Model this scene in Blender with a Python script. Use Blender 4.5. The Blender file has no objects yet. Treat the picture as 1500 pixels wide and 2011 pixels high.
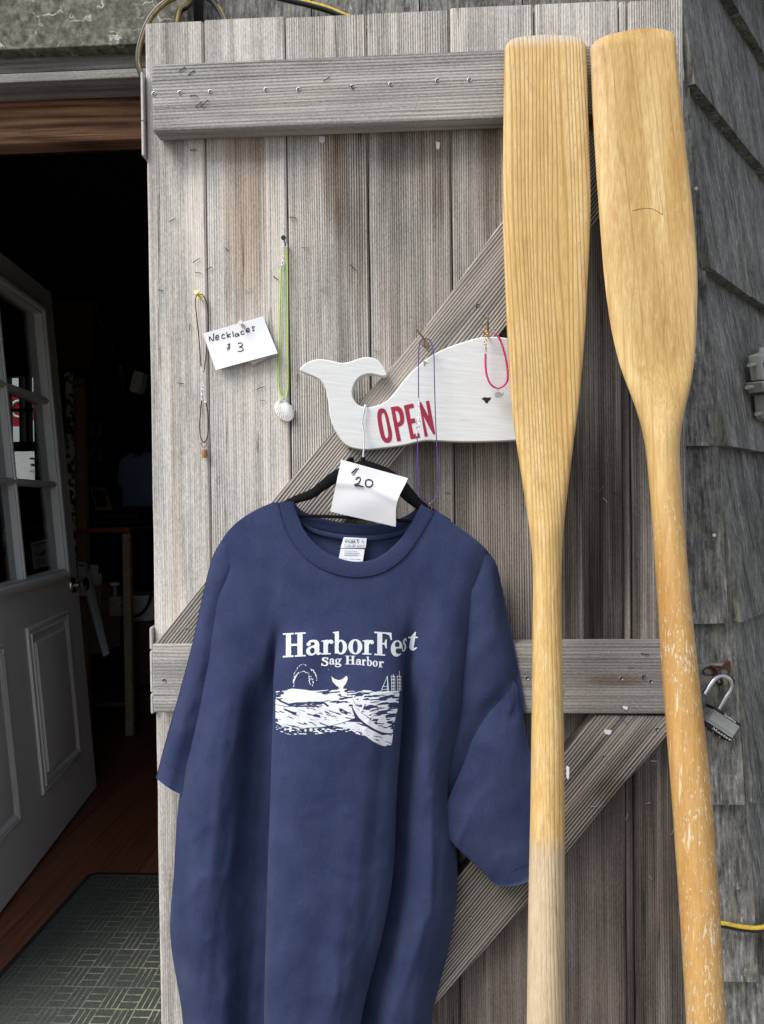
import bpy, bmesh, math, random
import numpy as np
from mathutils import Vector
from mathutils.bvhtree import BVHTree
R = math.radians
random.seed(7); RS = np.random.RandomState(5)
SC = bpy.context.scene; COL = SC.collection

# ------------------------------------------------------------------ camera, sky, sun, exposure
FPX = 1511.0; ZC = 1.55; YAW, PIT, ROLL = R(3.0), R(.76), R(.7)
_f0 = np.array([-math.sin(YAW), math.cos(YAW), 0.])
CF = _f0*math.cos(PIT) + np.array([0, 0, -math.sin(PIT)])
_r0 = np.cross(CF, [0, 0, 1]); _r0 /= np.linalg.norm(_r0); _u0 = np.cross(_r0, CF)
CR = _r0*math.cos(ROLL) - _u0*math.sin(ROLL); CU = _u0*math.cos(ROLL) + _r0*math.sin(ROLL)
CC = np.array([0, 0, ZC])
cd = bpy.data.cameras.new('camera'); cam = bpy.data.objects.new('camera', cd); COL.objects.link(cam)
cd.sensor_fit = 'VERTICAL'; cd.sensor_height = 24.0; cd.lens = 24.0*FPX/2011; cd.clip_start = .02; cd.clip_end = 500
from mathutils import Matrix
cam.matrix_world = Matrix(((CR[0], CU[0], -CF[0], 0), (CR[1], CU[1], -CF[1], 0), (CR[2], CU[2], -CF[2], ZC), (0, 0, 0, 1)))
SC.camera = cam
SUN_EL, SUN_AZ = R(50), R(230)        # azimuth from +Y, clockwise seen from above
W = bpy.data.worlds.new('World'); SC.world = W; W.use_nodes = True
wn = W.node_tree; bg = wn.nodes['Background']
sky = wn.nodes.new('ShaderNodeTexSky'); sky.sky_type = 'NISHITA'; sky.sun_disc = False
sky.sun_elevation = SUN_EL; sky.sun_rotation = SUN_AZ; sky.air_density = 1.0; sky.dust_density = 3.0; sky.ozone_density = 1.0
hs_ = wn.nodes.new('ShaderNodeHueSaturation'); hs_.inputs['Saturation'].default_value = .55   # thin cloud
wn.links.new(sky.outputs[0], hs_.inputs['Color']); wn.links.new(hs_.outputs[0], bg.inputs[0]); bg.inputs[1].default_value = .125
sl = bpy.data.lights.new('sun', 'SUN'); sl.energy = 1.5; sl.angle = R(30); sl.color = (1, .985, .965)
so = bpy.data.objects.new('sun', sl); COL.objects.link(so)
_sd = Vector((math.sin(SUN_AZ)*math.cos(SUN_EL), math.cos(SUN_AZ)*math.cos(SUN_EL), math.sin(SUN_EL)))
so.rotation_euler = _sd.to_track_quat('Z', 'Y').to_euler(); so.location = (0, -4, 8)
SC.view_settings.view_transform = 'Standard'; SC.view_settings.look = 'None'; SC.view_settings.gamma = 1
SC.view_settings.exposure = .82

# ------------------------------------------------------------------ geometry helpers
def ray(px, py): return CF*FPX + CR*(px-750) - CU*(py-1005.5)
def P(px, py, y=1.5):                       # point of the plane Y = y seen at a spot of the photograph
    d = ray(px, py); return CC + d*(y/d[1])
def PP(px, py, p0, n):                      # the same on any plane
    d = ray(px, py); return CC + d*(np.dot(np.asarray(p0)-CC, n)/np.dot(d, n))
def cr(pts, n, closed=False):               # Catmull-Rom resample
    p = np.asarray(pts, float); m = len(p)
    k = m if closed else m-1
    t = np.linspace(0, k, n, endpoint=not closed); i = np.minimum(t.astype(int), k-1); u = (t-i)[:, None]
    if closed: g = lambda j: p[j % m]
    else:
        e = np.vstack([2*p[0]-p[1], p, 2*p[-1]-p[-2]]); g = lambda j: e[j+1]
    a, b, c, d = g(i-1), g(i), g(i+1), g(i+2)
    return .5*(2*b + (c-a)*u + (2*a-5*b+4*c-d)*u**2 + (3*b-a-3*c+d)*u**3)
class MB:
    def __init__(s): s.v, s.f, s.mi, s.at = [], [], [], []
    def add(s, vs, fs, mi=0, at=(0, 0)):
        o = len(s.v); s.v += [tuple(map(float, q)) for q in vs]; s.at += [at]*len(vs)
        s.f += [tuple(o+i for i in q) for q in fs]; s.mi += [mi]*len(fs); return s
    def box(s, a, b, mi=0, at=(0, 0)):
        (x0, y0, z0), (x1, y1, z1) = a, b
        return s.box8([(x0,y0,z0),(x1,y0,z0),(x1,y1,z0),(x0,y1,z0),(x0,y0,z1),(x1,y0,z1),(x1,y1,z1),(x0,y1,z1)], mi, at)
    def box8(s, c, mi=0, at=(0, 0)):
        return s.add(c, [(0,3,2,1),(4,5,6,7),(0,1,5,4),(1,2,6,5),(2,3,7,6),(3,0,4,7)], mi, at)
    def obox(s, c, ax, ay, az, mi=0):       # centre and three half-axis vectors
        c, ax, ay, az = map(np.asarray, (c, ax, ay, az))
        return s.box8([c+i*ax+j*ay+k*az for k in (-1, 1) for i, j in ((-1,-1),(1,-1),(1,1),(-1,1))], mi)
    def prism(s, poly, vec, mi=0, at=(0, 0)):
        n = len(poly); p = [np.asarray(q, float) for q in poly]; q = [a+np.asarray(vec) for a in p]
        return s.add(p+q, [tuple(range(n)), tuple(range(2*n-1, n-1, -1))] + [(i, n+i, n+(i+1) % n, (i+1) % n) for i in range(n)], mi, at)
    def rings(s, rs, caps=True, loop=False, mi=0):
        n = len(rs[0]); m = len(rs); vs = [q for r_ in rs for q in r_]; fs = []
        for k in range(m if loop else m-1):
            a, b = k*n, ((k+1) % m)*n
            fs += [(a+i, a+(i+1) % n, b+(i+1) % n, b+i) for i in range(n)]
        if caps and not loop: fs += [tuple(range(n))[::-1], tuple(range((m-1)*n, m*n))]
        return s.add(vs, fs, mi)
    def tube(s, pts, r, seg=8, closed=False, mi=0):
        p = np.asarray(pts, float); m = len(p); rr = np.broadcast_to(np.asarray(r, float), (m,))
        tg = (np.roll(p, -1, 0)-np.roll(p, 1, 0)) if closed else np.gradient(p, axis=0)
        tg = tg/(np.linalg.norm(tg, axis=1)[:, None]+1e-12)
        up = np.array([.3, 1, .2]) if abs(tg[0] @ np.array([.3, 1, .2])/1.063) < .9 else np.array([1., 0, 0])
        a = np.cross(tg[0], up); a /= np.linalg.norm(a); out = []
        ang = np.linspace(0, 2*math.pi, seg, endpoint=False)
        for i in range(m):
            a = a - tg[i]*(a @ tg[i]); a /= np.linalg.norm(a)+1e-12; b = np.cross(tg[i], a)
            out.append([p[i]+rr[i]*(math.cos(t)*a+math.sin(t)*b) for t in ang])
        return s.rings(out, True, closed, mi)
    def ball(s, c, r, seg=12, mi=0, ax=None):
        c = np.asarray(c, float); r = np.broadcast_to(np.asarray(r, float), (3,)); A = np.eye(3) if ax is None else np.asarray(ax)
        rs = []
        for k in range(1, seg//2):
            t = math.pi*k/(seg//2)
            rs.append([c + (np.array([math.sin(t)*math.cos(q), math.sin(t)*math.sin(q), math.cos(t)])*r) @ A for q in np.linspace(0, 2*math.pi, seg, endpoint=False)])
        return s.rings(rs, True, False, mi)
    def torus(s, c, ax, Rr, r, seg=14, sub=6, mi=0):
        ax = np.asarray(ax, float); ax /= np.linalg.norm(ax)
        u = np.cross(ax, [0, 0, 1] if abs(ax[2]) < .9 else [1, 0, 0]); u /= np.linalg.norm(u); w = np.cross(ax, u)
        return s.tube([np.asarray(c)+Rr*(math.cos(t)*u+math.sin(t)*w) for t in np.linspace(0, 2*math.pi, seg, endpoint=False)], r, sub, True, mi)
    def cyl(s, a, b, r, seg=14, r2=None, mi=0): return s.tube([a, b], [r, r if r2 is None else r2], seg, False, mi)
    def grid(s, g, mi=0, flip=False):
        g = np.asarray(g, float); m, n = g.shape[:2]
        fs = [(i*n+j, i*n+j+1, (i+1)*n+j+1, (i+1)*n+j) for i in range(m-1) for j in range(n-1)]
        return s.add(g.reshape(-1, 3), fs, mi)
    def sheet(s, g, vec, mi=0):             # a grid given real thickness
        g = np.asarray(g, float); m, n = g.shape[:2]; h = g+np.asarray(vec); N = m*n
        q = [(i*n+j, i*n+j+1, (i+1)*n+j+1, (i+1)*n+j) for i in range(m-1) for j in range(n-1)]
        rim = [j for j in range(n)] + [i*n+n-1 for i in range(1, m)] + [(m-1)*n+j for j in range(n-2, -1, -1)] + [i*n for i in range(m-2, 0, -1)]
        fs = q + [tuple(N+k for k in t[::-1]) for t in q] + [(rim[k], rim[(k+1) % len(rim)], N+rim[(k+1) % len(rim)], N+rim[k]) for k in range(len(rim))]
        return s.add(np.vstack([g.reshape(-1, 3), h.reshape(-1, 3)]), fs, mi)
    def build(s, name, mats, parent=None, smooth=None, bevel=0, recalc=True, attr=False, label=None, cat=None, group=None, kind=None):
        off = np.zeros(3); q = parent
        while q is not None: off = off+np.array(q.location); q = q.parent
        me = bpy.data.meshes.new(name); me.from_pydata([tuple(np.asarray(v)-off) for v in s.v], [], s.f)
        for m_ in (mats if isinstance(mats, (list, tuple)) else [mats]): me.materials.append(m_)
        me.polygons.foreach_set('material_index', s.mi)
        if recalc:
            b = bmesh.new(); b.from_mesh(me); bmesh.ops.recalc_face_normals(b, faces=b.faces); b.to_mesh(me); b.free()
        if smooth is not None:
            me.shade_smooth()
            if smooth < 170: me.set_sharp_from_angle(angle=R(smooth))
        if attr:
            for k, nm in enumerate(('bid', 'cord')):
                a = me.attributes.new(nm, 'FLOAT', 'POINT'); a.data.foreach_set('value', [t[k] for t in s.at])
        me.update()
        o = bpy.data.objects.new(name, me); COL.objects.link(o); o.parent = parent
        if bevel:
            b = o.modifiers.new('bevel', 'BEVEL'); b.width = bevel; b.segments = 2; b.limit_method = 'ANGLE'; b.angle_limit = R(40)
        tag(o, label, cat, group, kind); return o
def tag(o, label=None, cat=None, group=None, kind=None):
    for k, v in (('label', label), ('category', cat), ('group', group), ('kind', kind)):
        if v: o[k] = v
    return o
def thing(name, label, cat, loc, group=None):
    o = bpy.data.objects.new(name, None); COL.objects.link(o); o.location = tuple(map(float, loc)); o.empty_display_size = .05
    return tag(o, label, cat, group)

# ------------------------------------------------------------------ materials
class NT:
    def __init__(s, name):
        s.m = bpy.data.materials.new(name); s.m.use_nodes = True; s.t = s.m.node_tree; s.b = s.t.nodes['Principled BSDF']; s.o = s.t.nodes['Material Output']
        g = s.n('ShaderNodeNewGeometry'); s.pos = g.outputs['Position']; s.nrm = g.outputs['Normal']
        q = s.n('ShaderNodeSeparateXYZ'); s.l(s.pos, q.inputs[0]); s.x, s.y, s.z = q.outputs
    def n(s, t, **k):
        q = s.t.nodes.new(t)
        for a, v in k.items(): setattr(q, a, v)
        return q
    def l(s, a, b): s.t.links.new(a, b)
    def put(s, sock, v):
        if isinstance(v, bpy.types.NodeSocket): s.l(v, sock)
        elif v is not None:
            if sock.type == 'RGBA' and len(v) == 3: v = (*v, 1)
            sock.default_value = v
    def M(s, op, a, b=None, c=None, clamp=False):
        q = s.n('ShaderNodeMath', operation=op, use_clamp=clamp)
        for i, v in enumerate((a, b, c)):
            if v is not None: s.put(q.inputs[i], v)
        return q.outputs[0]
    def xyz(s, a, b, c):
        q = s.n('ShaderNodeCombineXYZ')
        for i, v in enumerate((a, b, c)): s.put(q.inputs[i], v)
        return q.outputs[0]
    def lin(s, *tm):                        # sum of socket*factor pairs
        r_ = None
        for sock, k in tm:
            r_ = s.M('MULTIPLY', sock, k) if r_ is None else s.M('MULTIPLY_ADD', sock, k, r_)
        return r_
    def noise(s, vec, scale=1., detail=2., rough=.5, dist=0.):
        q = s.n('ShaderNodeTexNoise'); s.put(q.inputs['Vector'], vec); s.put(q.inputs['Scale'], scale)
        q.inputs['Detail'].default_value = detail; q.inputs['Roughness'].default_value = rough; q.inputs['Distortion'].default_value = dist
        return q.outputs[0]
    def sn(s, fx, fy, fz, off=0., **k):     # stretched noise on world position
        a = lambda c, f: s.M('MULTIPLY_ADD', c, f, off) if not isinstance(off, float) or off else s.M("MULTIPLY", c, f)
        return s.noise(s.xyz(a(s.x, fx), a(s.y, fy), a(s.z, fz)), **k)
    def vor(s, vec, scale, feat='F1', rnd=1.):
        q = s.n('ShaderNodeTexVoronoi', feature=feat); s.put(q.inputs['Vector'], vec); q.inputs['Scale'].default_value = scale; q.inputs['Randomness'].default_value = rnd
        return q.outputs[0]
    def ss(s, v, a, b):                     # smoothstep
        q = s.n('ShaderNodeMapRange', interpolation_type='SMOOTHSTEP'); s.put(q.inputs[0], v); q.inputs[1].default_value = a; q.inputs[2].default_value = b
        return q.outputs[0]
    def ramp(s, v, stops):
        q = s.n('ShaderNodeValToRGB'); s.put(q.inputs[0], v); e = q.color_ramp.elements
        while len(e) < len(stops): e.new(.5)
        for k, (p, c) in enumerate(stops): e[k].position = p; e[k].color = (*c, 1)
        return q.outputs[0]
    def mix(s, f, a, b, mode='MIX'):
        q = s.n('ShaderNodeMix', data_type='RGBA', blend_type=mode); s.put(q.inputs[0], f); s.put(q.inputs[6], a); s.put(q.inputs[7], b)
        return q.outputs[2]
    def attr(s, nm): return s.n('ShaderNodeAttribute', attribute_name=nm).outputs['Fac']
    def bump(s, h, st, dist=.002, nrm=None):
        q = s.n('ShaderNodeBump'); q.inputs['Strength'].default_value = st; q.inputs['Distance'].default_value = dist; s.put(q.inputs['Height'], h)
        if nrm is not None: s.l(nrm, q.inputs['Normal'])
        return q.outputs[0]
    def done(s, col, rough=.8, nrm=None, metal=0., spec=.3, sheen=0.):
        s.put(s.b.inputs['Base Color'], col); s.put(s.b.inputs['Roughness'], rough); s.b.inputs['Metallic'].default_value = metal
        s.b.inputs['Specular IOR Level'].default_value = spec
        if sheen: s.b.inputs['Sheen Weight'].default_value = sheen; s.b.inputs['Sheen Roughness'].default_value = .5
        if nrm is not None: s.l(nrm, s.b.inputs['Normal'])
        return s.m
def plain(name, c, rough=.6, metal=0., spec=.4, var=.15, sc=60., bump=0.):
    t = NT(name); f = t.noise(t.pos, sc, 4.)
    col = t.ramp(f, [(.25, tuple(q*(1-var) for q in c)), (.75, tuple(min(1, q*(1+var)) for q in c))])
    return t.done(col, t.M('MULTIPLY_ADD', f, .25, rough-.12), t.bump(f, bump, .001) if bump else None, metal, spec)
def axes(t, ax, off):                       # coordinate across and along the grain for a direction in the XZ plane
    ca, sa = math.cos(ax), math.sin(ax)     # along = (ca, sa)
    al = t.lin((t.x, ca), (t.z, sa)); ac = t.lin((t.x, -sa), (t.z, ca))
    if off is not None: al = t.M('ADD', al, off); ac = t.M('ADD', ac, off)
    return al, ac
def weathered(name, ax, light, dark, period=.0045, use_attr=False, cordw=.5, tone_patches=(), seed=0., rough_saw=.5, spread=1.0, dark_x=None):
    t = NT(name); bid = t.attr('bid') if use_attr else None
    off = t.M('MULTIPLY', bid, 7.31) if use_attr else seed
    al, ac = axes(t, ax, off if use_attr else seed)
    low = t.noise(t.xyz(t.M('MULTIPLY', ac, 16.), t.M('MULTIPLY', t.y, 16.), t.M('MULTIPLY', al, 1.3)), 1., 4., .6)
    st = t.noise(t.xyz(t.M('MULTIPLY', ac, 330.), t.M('MULTIPLY', t.y, 330.), t.M('MULTIPLY', al, 5.)), 1., 3., .6)
    st2 = t.noise(t.xyz(t.M('MULTIPLY', ac, 95.), t.M('MULTIPLY', t.y, 95.), t.M('MULTIPLY', al, 1.8)), 1., 2.)
    fz = t.noise(t.xyz(t.M('MULTIPLY', ac, 420.), t.M('MULTIPLY', t.y, 420.), t.M('MULTIPLY', al, 150.)), 1., 2., .7)
    wob = t.noise(t.xyz(t.M('MULTIPLY', ac, 9.), t.y, t.M('MULTIPLY', al, .8)), 1., 2.)
    ph = t.M('MULTIPLY_ADD', ac, 2*math.pi/period, t.M('MULTIPLY', wob, 30.))
    cord = t.M('MULTIPLY_ADD', t.M('SINE', ph), .5, .5)
    cord = t.M('POWER', cord, .6)
    cw = t.M('MULTIPLY', t.attr('cord'), cordw) if use_attr else cordw
    patch = t.ss(t.noise(t.xyz(t.M('MULTIPLY', ac, 7.), t.y, t.M('MULTIPLY', al, 2.2)), 1., 3.), .3, .65)
    cw = t.M('MULTIPLY', cw, t.M('MULTIPLY_ADD', patch, .8, .2))
    blo = t.noise(t.xyz(t.M('MULTIPLY', ac, 11.), t.M('MULTIPLY', t.y, 11.), t.M('MULTIPLY', al, 3.4)), 1., 5., .62)
    v = t.lin((low, .55*spread), (st, .26), (st2, .36*spread), (fz, rough_saw), (blo, .5))
    v = t.M('ADD', v, -.5*(.55*spread+.26+.36*spread+rough_saw+.5)+.5)
    cn_ = t.noise(t.xyz(t.M('MULTIPLY', ac, 46.), t.M('MULTIPLY', t.y, 46.), t.M('MULTIPLY', al, .55)), 1., 2., .5)
    crk = t.M('MULTIPLY', t.M('SUBTRACT', 1., t.ss(t.M('ABSOLUTE', t.M('SUBTRACT', cn_, .47)), .002, .010)), t.ss(blo, .48, .60))
    v = t.M('MULTIPLY_ADD', crk, -.22, v)
    v = t.M('MULTIPLY_ADD', t.M('MULTIPLY', t.M('SUBTRACT', cord, .72), cw), .95, v)
    if use_attr: v = t.M('ADD', v, t.M('MULTIPLY', t.M('SUBTRACT', t.M('FRACT', t.M('MULTIPLY', bid, 1.618)), .5), .1))
    mid = tuple(.5*(a+b) for a, b in zip(light, dark))
    col = t.ramp(v, [(.15, tuple(q*.4 for q in dark)), (.34, dark), (.5, mid), (.61, light), (.8, tuple(min(1, q*1.3) for q in light))])
    col = t.mix(t.M('MULTIPLY', t.ss(t.M('MULTIPLY_ADD', low, .6, t.M('MULTIPLY', blo, .4)), .47, .62), .55), col, t.mix(1., col, (.93, .85, .77), 'MULTIPLY'))
    for (sx, sz, wx, wz, c, k) in tone_patches:   # brown staining and darker areas, each with a place and outline of its own
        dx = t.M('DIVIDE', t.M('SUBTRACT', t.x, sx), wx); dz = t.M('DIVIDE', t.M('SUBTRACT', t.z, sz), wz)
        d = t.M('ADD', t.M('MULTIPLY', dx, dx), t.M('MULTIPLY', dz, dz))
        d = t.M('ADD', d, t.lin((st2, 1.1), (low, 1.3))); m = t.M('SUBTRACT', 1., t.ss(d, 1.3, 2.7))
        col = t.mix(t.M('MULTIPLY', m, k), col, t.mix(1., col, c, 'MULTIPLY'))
    h = t.lin((cord, .4), (st, .4), (fz, .4), (st2, .3), (crk, -1.2))
    return t.done(col, .85, t.bump(h, .55, .0016), 0., .2)

BR = (.70, .50, .36)
def stpx(px, py, wx, wy, c, k): q = P(px, py, 1.5); return (q[0], q[2], wx*.001, wy*.001, c, k)
GL, GD = (.60, .58, .545), (.27, .25, .225)
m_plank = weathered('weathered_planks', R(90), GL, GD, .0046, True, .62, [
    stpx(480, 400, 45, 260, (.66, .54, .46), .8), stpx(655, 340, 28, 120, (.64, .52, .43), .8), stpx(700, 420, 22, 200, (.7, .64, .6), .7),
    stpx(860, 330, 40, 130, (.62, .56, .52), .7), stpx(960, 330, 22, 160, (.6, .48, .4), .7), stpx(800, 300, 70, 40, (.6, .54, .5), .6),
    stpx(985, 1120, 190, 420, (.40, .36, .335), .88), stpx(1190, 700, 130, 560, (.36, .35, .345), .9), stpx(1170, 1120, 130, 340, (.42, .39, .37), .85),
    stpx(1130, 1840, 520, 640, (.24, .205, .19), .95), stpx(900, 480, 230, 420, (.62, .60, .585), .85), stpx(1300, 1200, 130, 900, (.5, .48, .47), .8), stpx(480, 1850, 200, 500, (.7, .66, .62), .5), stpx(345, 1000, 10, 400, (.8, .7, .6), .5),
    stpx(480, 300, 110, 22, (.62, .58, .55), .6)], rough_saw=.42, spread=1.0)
m_batten = weathered('weathered_batten', 0, (.43, .42, .40), (.20, .188, .175), .0062, False, .3, [stpx(1200, 1325, 60, 10, (.6, .45, .35), .7), stpx(1190, 1330, 260, 150, (.55, .53, .52), .8)], 3.1, .45)
m_brace = weathered('weathered_brace', R(50.7), (.42, .39, .355), (.16, .145, .13), .0056, False, .8, [stpx(1200, 1540, 40, 30, (.55, .45, .4), .7), stpx(1080, 1650, 330, 330, (.36, .34, .32), .85)], 8.7, .3)
m_trimw = weathered('dim_trim_paint', 0, (.30, .29, .27), (.11, .105, .10), .02, False, .1, [], 5.5, .3)
m_beam = weathered('brown_beam', 0, (.30, .165, .095), (.11, .055, .032), .03, False, .5, [], 2.2, .2)

t = NT('mossy_board')
cell = t.vor(t.xyz(t.M('MULTIPLY_ADD', t.noise(t.pos, 30., 3.), .12, t.x), t.y, t.z), 11., 'DISTANCE_TO_EDGE')
moss = t.noise(t.pos, 24., 5., .65); base = t.ramp(t.sn(60, 60, 60, 0., scale=1., detail=5., rough=.7), [(.3, (.035, .036, .03)), (.5, (.12, .12, .095)), (.7, (.24, .24, .19))])
lichen = t.M('MULTIPLY', t.M('SUBTRACT', 1., t.ss(t.M('ADD', cell, t.M('MULTIPLY', moss, .012)), .010, .030)), t.ss(moss, .47, .60))
m_moss = t.done(t.mix(t.M('MULTIPLY', lichen, .8), base, (.56, .56, .46)), .9, t.bump(moss, .4, .003), 0, .2)

t = NT('dark_shingle'); bid = t.attr('bid'); ob = t.M('MULTIPLY', bid, 5.3)
sA = lambda fx, fz, **k: t.noise(t.xyz(t.M('MULTIPLY_ADD', t.x, fx, ob), t.M('MULTIPLY_ADD', t.y, fx, ob), t.M('MULTIPLY_ADD', t.z, fz, ob)), 1., **k)
lo = sA(18., 3., detail=4.); stk = sA(150., 6., detail=5., rough=.7); mot = sA(85., 60., detail=4., rough=.7); fl = sA(210., 46., detail=3., rough=.6); lic = sA(34., 16., detail=5., rough=.65)
v = t.M('ADD', t.lin((lo, .6), (stk, 1.15), (mot, .4)), -.575)
c = t.ramp(v, [(.2, (.026, .025, .022)), (.38, (.085, .083, .075)), (.58, (.195, .19, .174)), (.8, (.40, .39, .355))])
c = t.mix(t.M('MULTIPLY', t.ss(fl, .63, .70), t.M('MULTIPLY', t.ss(lo, .42, .6), .75)), c, (.55, .55, .48))
c = t.mix(t.M('MULTIPLY', t.ss(lic, .56, .68), .55), c, (.26, .265, .18))
m_shingle = t.done(c, .85, t.bump(t.lin((stk, .7), (mot, .8)), .9, .004), 0, .2)

t = NT('navy_jersey')
f1 = t.noise(t.pos, 430., 4., .85); f2 = t.noise(t.pos, 14., 3.)
c = t.ramp(t.lin((f1, .6), (f2, .4)), [(.34, (.018, .027, .070)), (.66, (.047, .060, .126))])
m_navy = t.done(c, .95, t.bump(t.lin((f1, .45), (t.sn(70, 70, 26, 0., scale=1., detail=4.), 1.6)), .5, .0012), 0, .08, .04)
t = NT('navy_rib'); rb = t.noise(t.pos, 700., 2.); w_ = t.M('SINE', t.M('MULTIPLY', t.M('ADD', t.x, t.M('MULTIPLY', t.z, .25)), 2*math.pi/.0024))
m_rib = t.done(t.ramp(t.lin((w_, .16), (rb, .8)), [(.2, (.019, .028, .072)), (.7, (.045, .058, .122))]), .95, t.bump(w_, .5, .0008), 0, .08, .03)
t = NT('white_ink'); f1 = t.noise(t.pos, 800., 3., .7); m_ink = t.done(t.ramp(f1, [(.3, (.56, .58, .63)), (.7, (.74, .76, .80))]), .8, t.bump(f1, .2, .0006))

def wood_oar(name, kind):
    t = NT(name); n1 = t.noise(t.xyz(t.M('MULTIPLY', t.x, 26.), t.M('MULTIPLY', t.y, 26.), t.M('MULTIPLY', t.z, 1.6)), 1., 4., .6)
    fib = t.noise(t.xyz(t.M('MULTIPLY', t.x, 420.), t.M('MULTIPLY', t.y, 420.), t.M('MULTIPLY', t.z, 12.)), 1., 3., .6)
    mot = t.noise(t.xyz(t.M('MULTIPLY', t.x, 190.), t.M('MULTIPLY', t.y, 190.), t.M('MULTIPLY', t.z, 75.)), 1., 4., .65)
    wear = t.noise(t.xyz(t.M('MULTIPLY', t.x, 120.), t.M('MULTIPLY', t.y, 120.), t.M('MULTIPLY', t.z, 16.)), 1., 4., .7)
    big = t.noise(t.pos, 9., 3.)
    if kind == 0:                           # straight grained blade, raised dark growth lines
        ac = t.M('ADD', t.x, t.M('MULTIPLY', t.z, .008)); wob = t.noise(t.xyz(t.M('MULTIPLY', t.x, 14.), 0., t.M('MULTIPLY', t.z, .9)), 1., 2.)
        sn_ = t.M('SINE', t.M('MULTIPLY_ADD', ac, 2*math.pi/.0078, t.M('MULTIPLY', wob, 44.))); line = t.ss(t.M('ADD', sn_, t.M('MULTIPLY', t.M('SUBTRACT', fib, .5), 1.6)), -.2, 1.2)
        up = t.ss(t.z, 1.25, 1.62)
        c = t.ramp(t.lin((n1, .5), (fib, .5)), [(.34, (.46, .275, .085)), (.5, (.58, .385, .14)), (.68, (.72, .55, .28))])
        c = t.mix(t.M('MULTIPLY', line, t.M('MULTIPLY', t.M('MULTIPLY_ADD', big, .8, .2), up)), c, (.38, .19, .05))
        c = t.mix(t.M('MULTIPLY', t.ss(mot, .57, .68), t.M('MULTIPLY', t.ss(n1, .35, .6), .8)), c, (.38, .30, .20))
        top = t.ss(t.M('ADD', t.z, t.M('MULTIPLY', wear, .035)), 2.385, 2.412)
        c = t.mix(t.M('MULTIPLY', top, .8), c, (.52, .46, .38))
        c = t.mix(t.M('MULTIPLY', t.ss(fl_ := wear, .52, .66), t.M('MULTIPLY', t.M('SUBTRACT', 1., t.ss(t.z, 1.3, 1.6)), .75)), c, (.66, .49, .27))
        low = t.M('SUBTRACT', 1., t.ss(t.M('ADD', t.z, t.M('MULTIPLY', t.M('SUBTRACT', wear, .5), .16)), .965, 1.0))
        bare = t.ramp(t.lin((fib, .55), (n1, .45)), [(.3, (.27, .185, .10)), (.5, (.47, .36, .225)), (.7, (.60, .49, .34))])
        c = t.mix(low, c, bare); h = t.lin((line, -.7), (fib, .5), (mot, .4), (t.noise(t.pos, 50., 3.), .8)); ro = t.M('MULTIPLY_ADD', low, .25, .5)
    else:
        wob = t.noise(t.xyz(t.M('MULTIPLY', t.x, 12.), t.M('MULTIPLY', t.y, 12.), t.M('MULTIPLY', t.z, 1.1)), 1., 3.)
        sn_ = t.M('SINE', t.M('MULTIPLY_ADD', t.x, 2*math.pi/.02, t.M('MULTIPLY', wob, 30.))); line = t.ss(sn_, .75, 1.)
        c = t.ramp(t.lin((n1, .6), (fib, .4)), [(.36, (.42, .25, .08)), (.5, (.57, .385, .15)), (.64, (.72, .55, .28))])
        c = t.mix(t.M('MULTIPLY', line, .4), c, (.42, .22, .07))
        u_ = t.M('ADD', t.M('MULTIPLY_ADD', t.z, .0745, t.x), t.M('MULTIPLY', wob, .012)); ub = P(1243, 75, 1.434); u0 = ub[0]+.0745*ub[2]+.006; bl = t.ss(t.z, 1.66, 1.80); tone = None; seam_ = None
        for du, k_ in ((-.046, .30), (-.012, -.26), (.020, .34), (.047, -.22)):     # glued laminations of the blade
            g_ = t.M('MULTIPLY', t.M('GREATER_THAN', u_, u0+du), k_); tone = g_ if tone is None else t.M('ADD', tone, g_)
            l_ = t.M('SUBTRACT', 1., t.ss(t.M('ABSOLUTE', t.M('SUBTRACT', u_, u0+du)), .0004, .0013)); seam_ = l_ if seam_ is None else t.M('MAXIMUM', seam_, l_)
        c = t.mix(t.M('MULTIPLY', t.M('ABSOLUTE', tone), bl), c, (.50, .30, .095)); c = t.mix(t.M('MULTIPLY', t.M('MULTIPLY', seam_, bl), .45), c, (.30, .16, .05))
        dn = t.M('SUBTRACT', 1., t.ss(t.z, 1.25, 1.75))
        c = t.mix(t.M('MULTIPLY', dn, .85), c, t.ramp(t.lin((n1, .6), (fib, .4)), [(.3, (.37, .175, .045)), (.7, (.56, .33, .11))]))
        fk = t.noise(t.xyz(t.M('MULTIPLY', t.x, 300.), t.M('MULTIPLY', t.y, 300.), t.M('MULTIPLY', t.z, 62.)), 1., 4., .7)
        dens = t.M('MULTIPLY_ADD', dn, .085, t.M('MULTIPLY', t.M('SUBTRACT', big, .5), .22))
        fm = t.ss(t.M('ADD', fk, dens), .655, .70)
        strk = t.M('MULTIPLY', t.ss(t.noise(t.xyz(t.M('MULTIPLY', t.x, 110.), t.M('MULTIPLY', t.y, 110.), t.M('MULTIPLY', t.z, 7.)), 1., 4., .7), .60, .66), dn)
        c = t.mix(t.M('MULTIPLY', t.M('MAXIMUM', fm, strk), .8), c, (.70, .60, .42)); h = t.lin((fib, .4), (fm, -.8), (line, -.2), (t.noise(t.pos, 60., 3.), .8)); ro = t.M('MULTIPLY_ADD', big, .4, .22)
    grm = t.ss(t.noise(t.xyz(t.M('MULTIPLY', t.x, 34.), t.M('MULTIPLY', t.y, 34.), t.M('MULTIPLY', t.z, 9.)), 1., 5., .7), .50, .68)
    c = t.mix(t.M('MULTIPLY', grm, .32), c, t.mix(1., c, (.62, .54, .45), 'MULTIPLY'))
    return t.done(c, ro, t.bump(h, .6, .0014), 0., .35)
m_oar0, m_oar1 = wood_oar('straight_grain_oar_wood', 0), wood_oar('varnished_oar_wood', 1)

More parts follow.
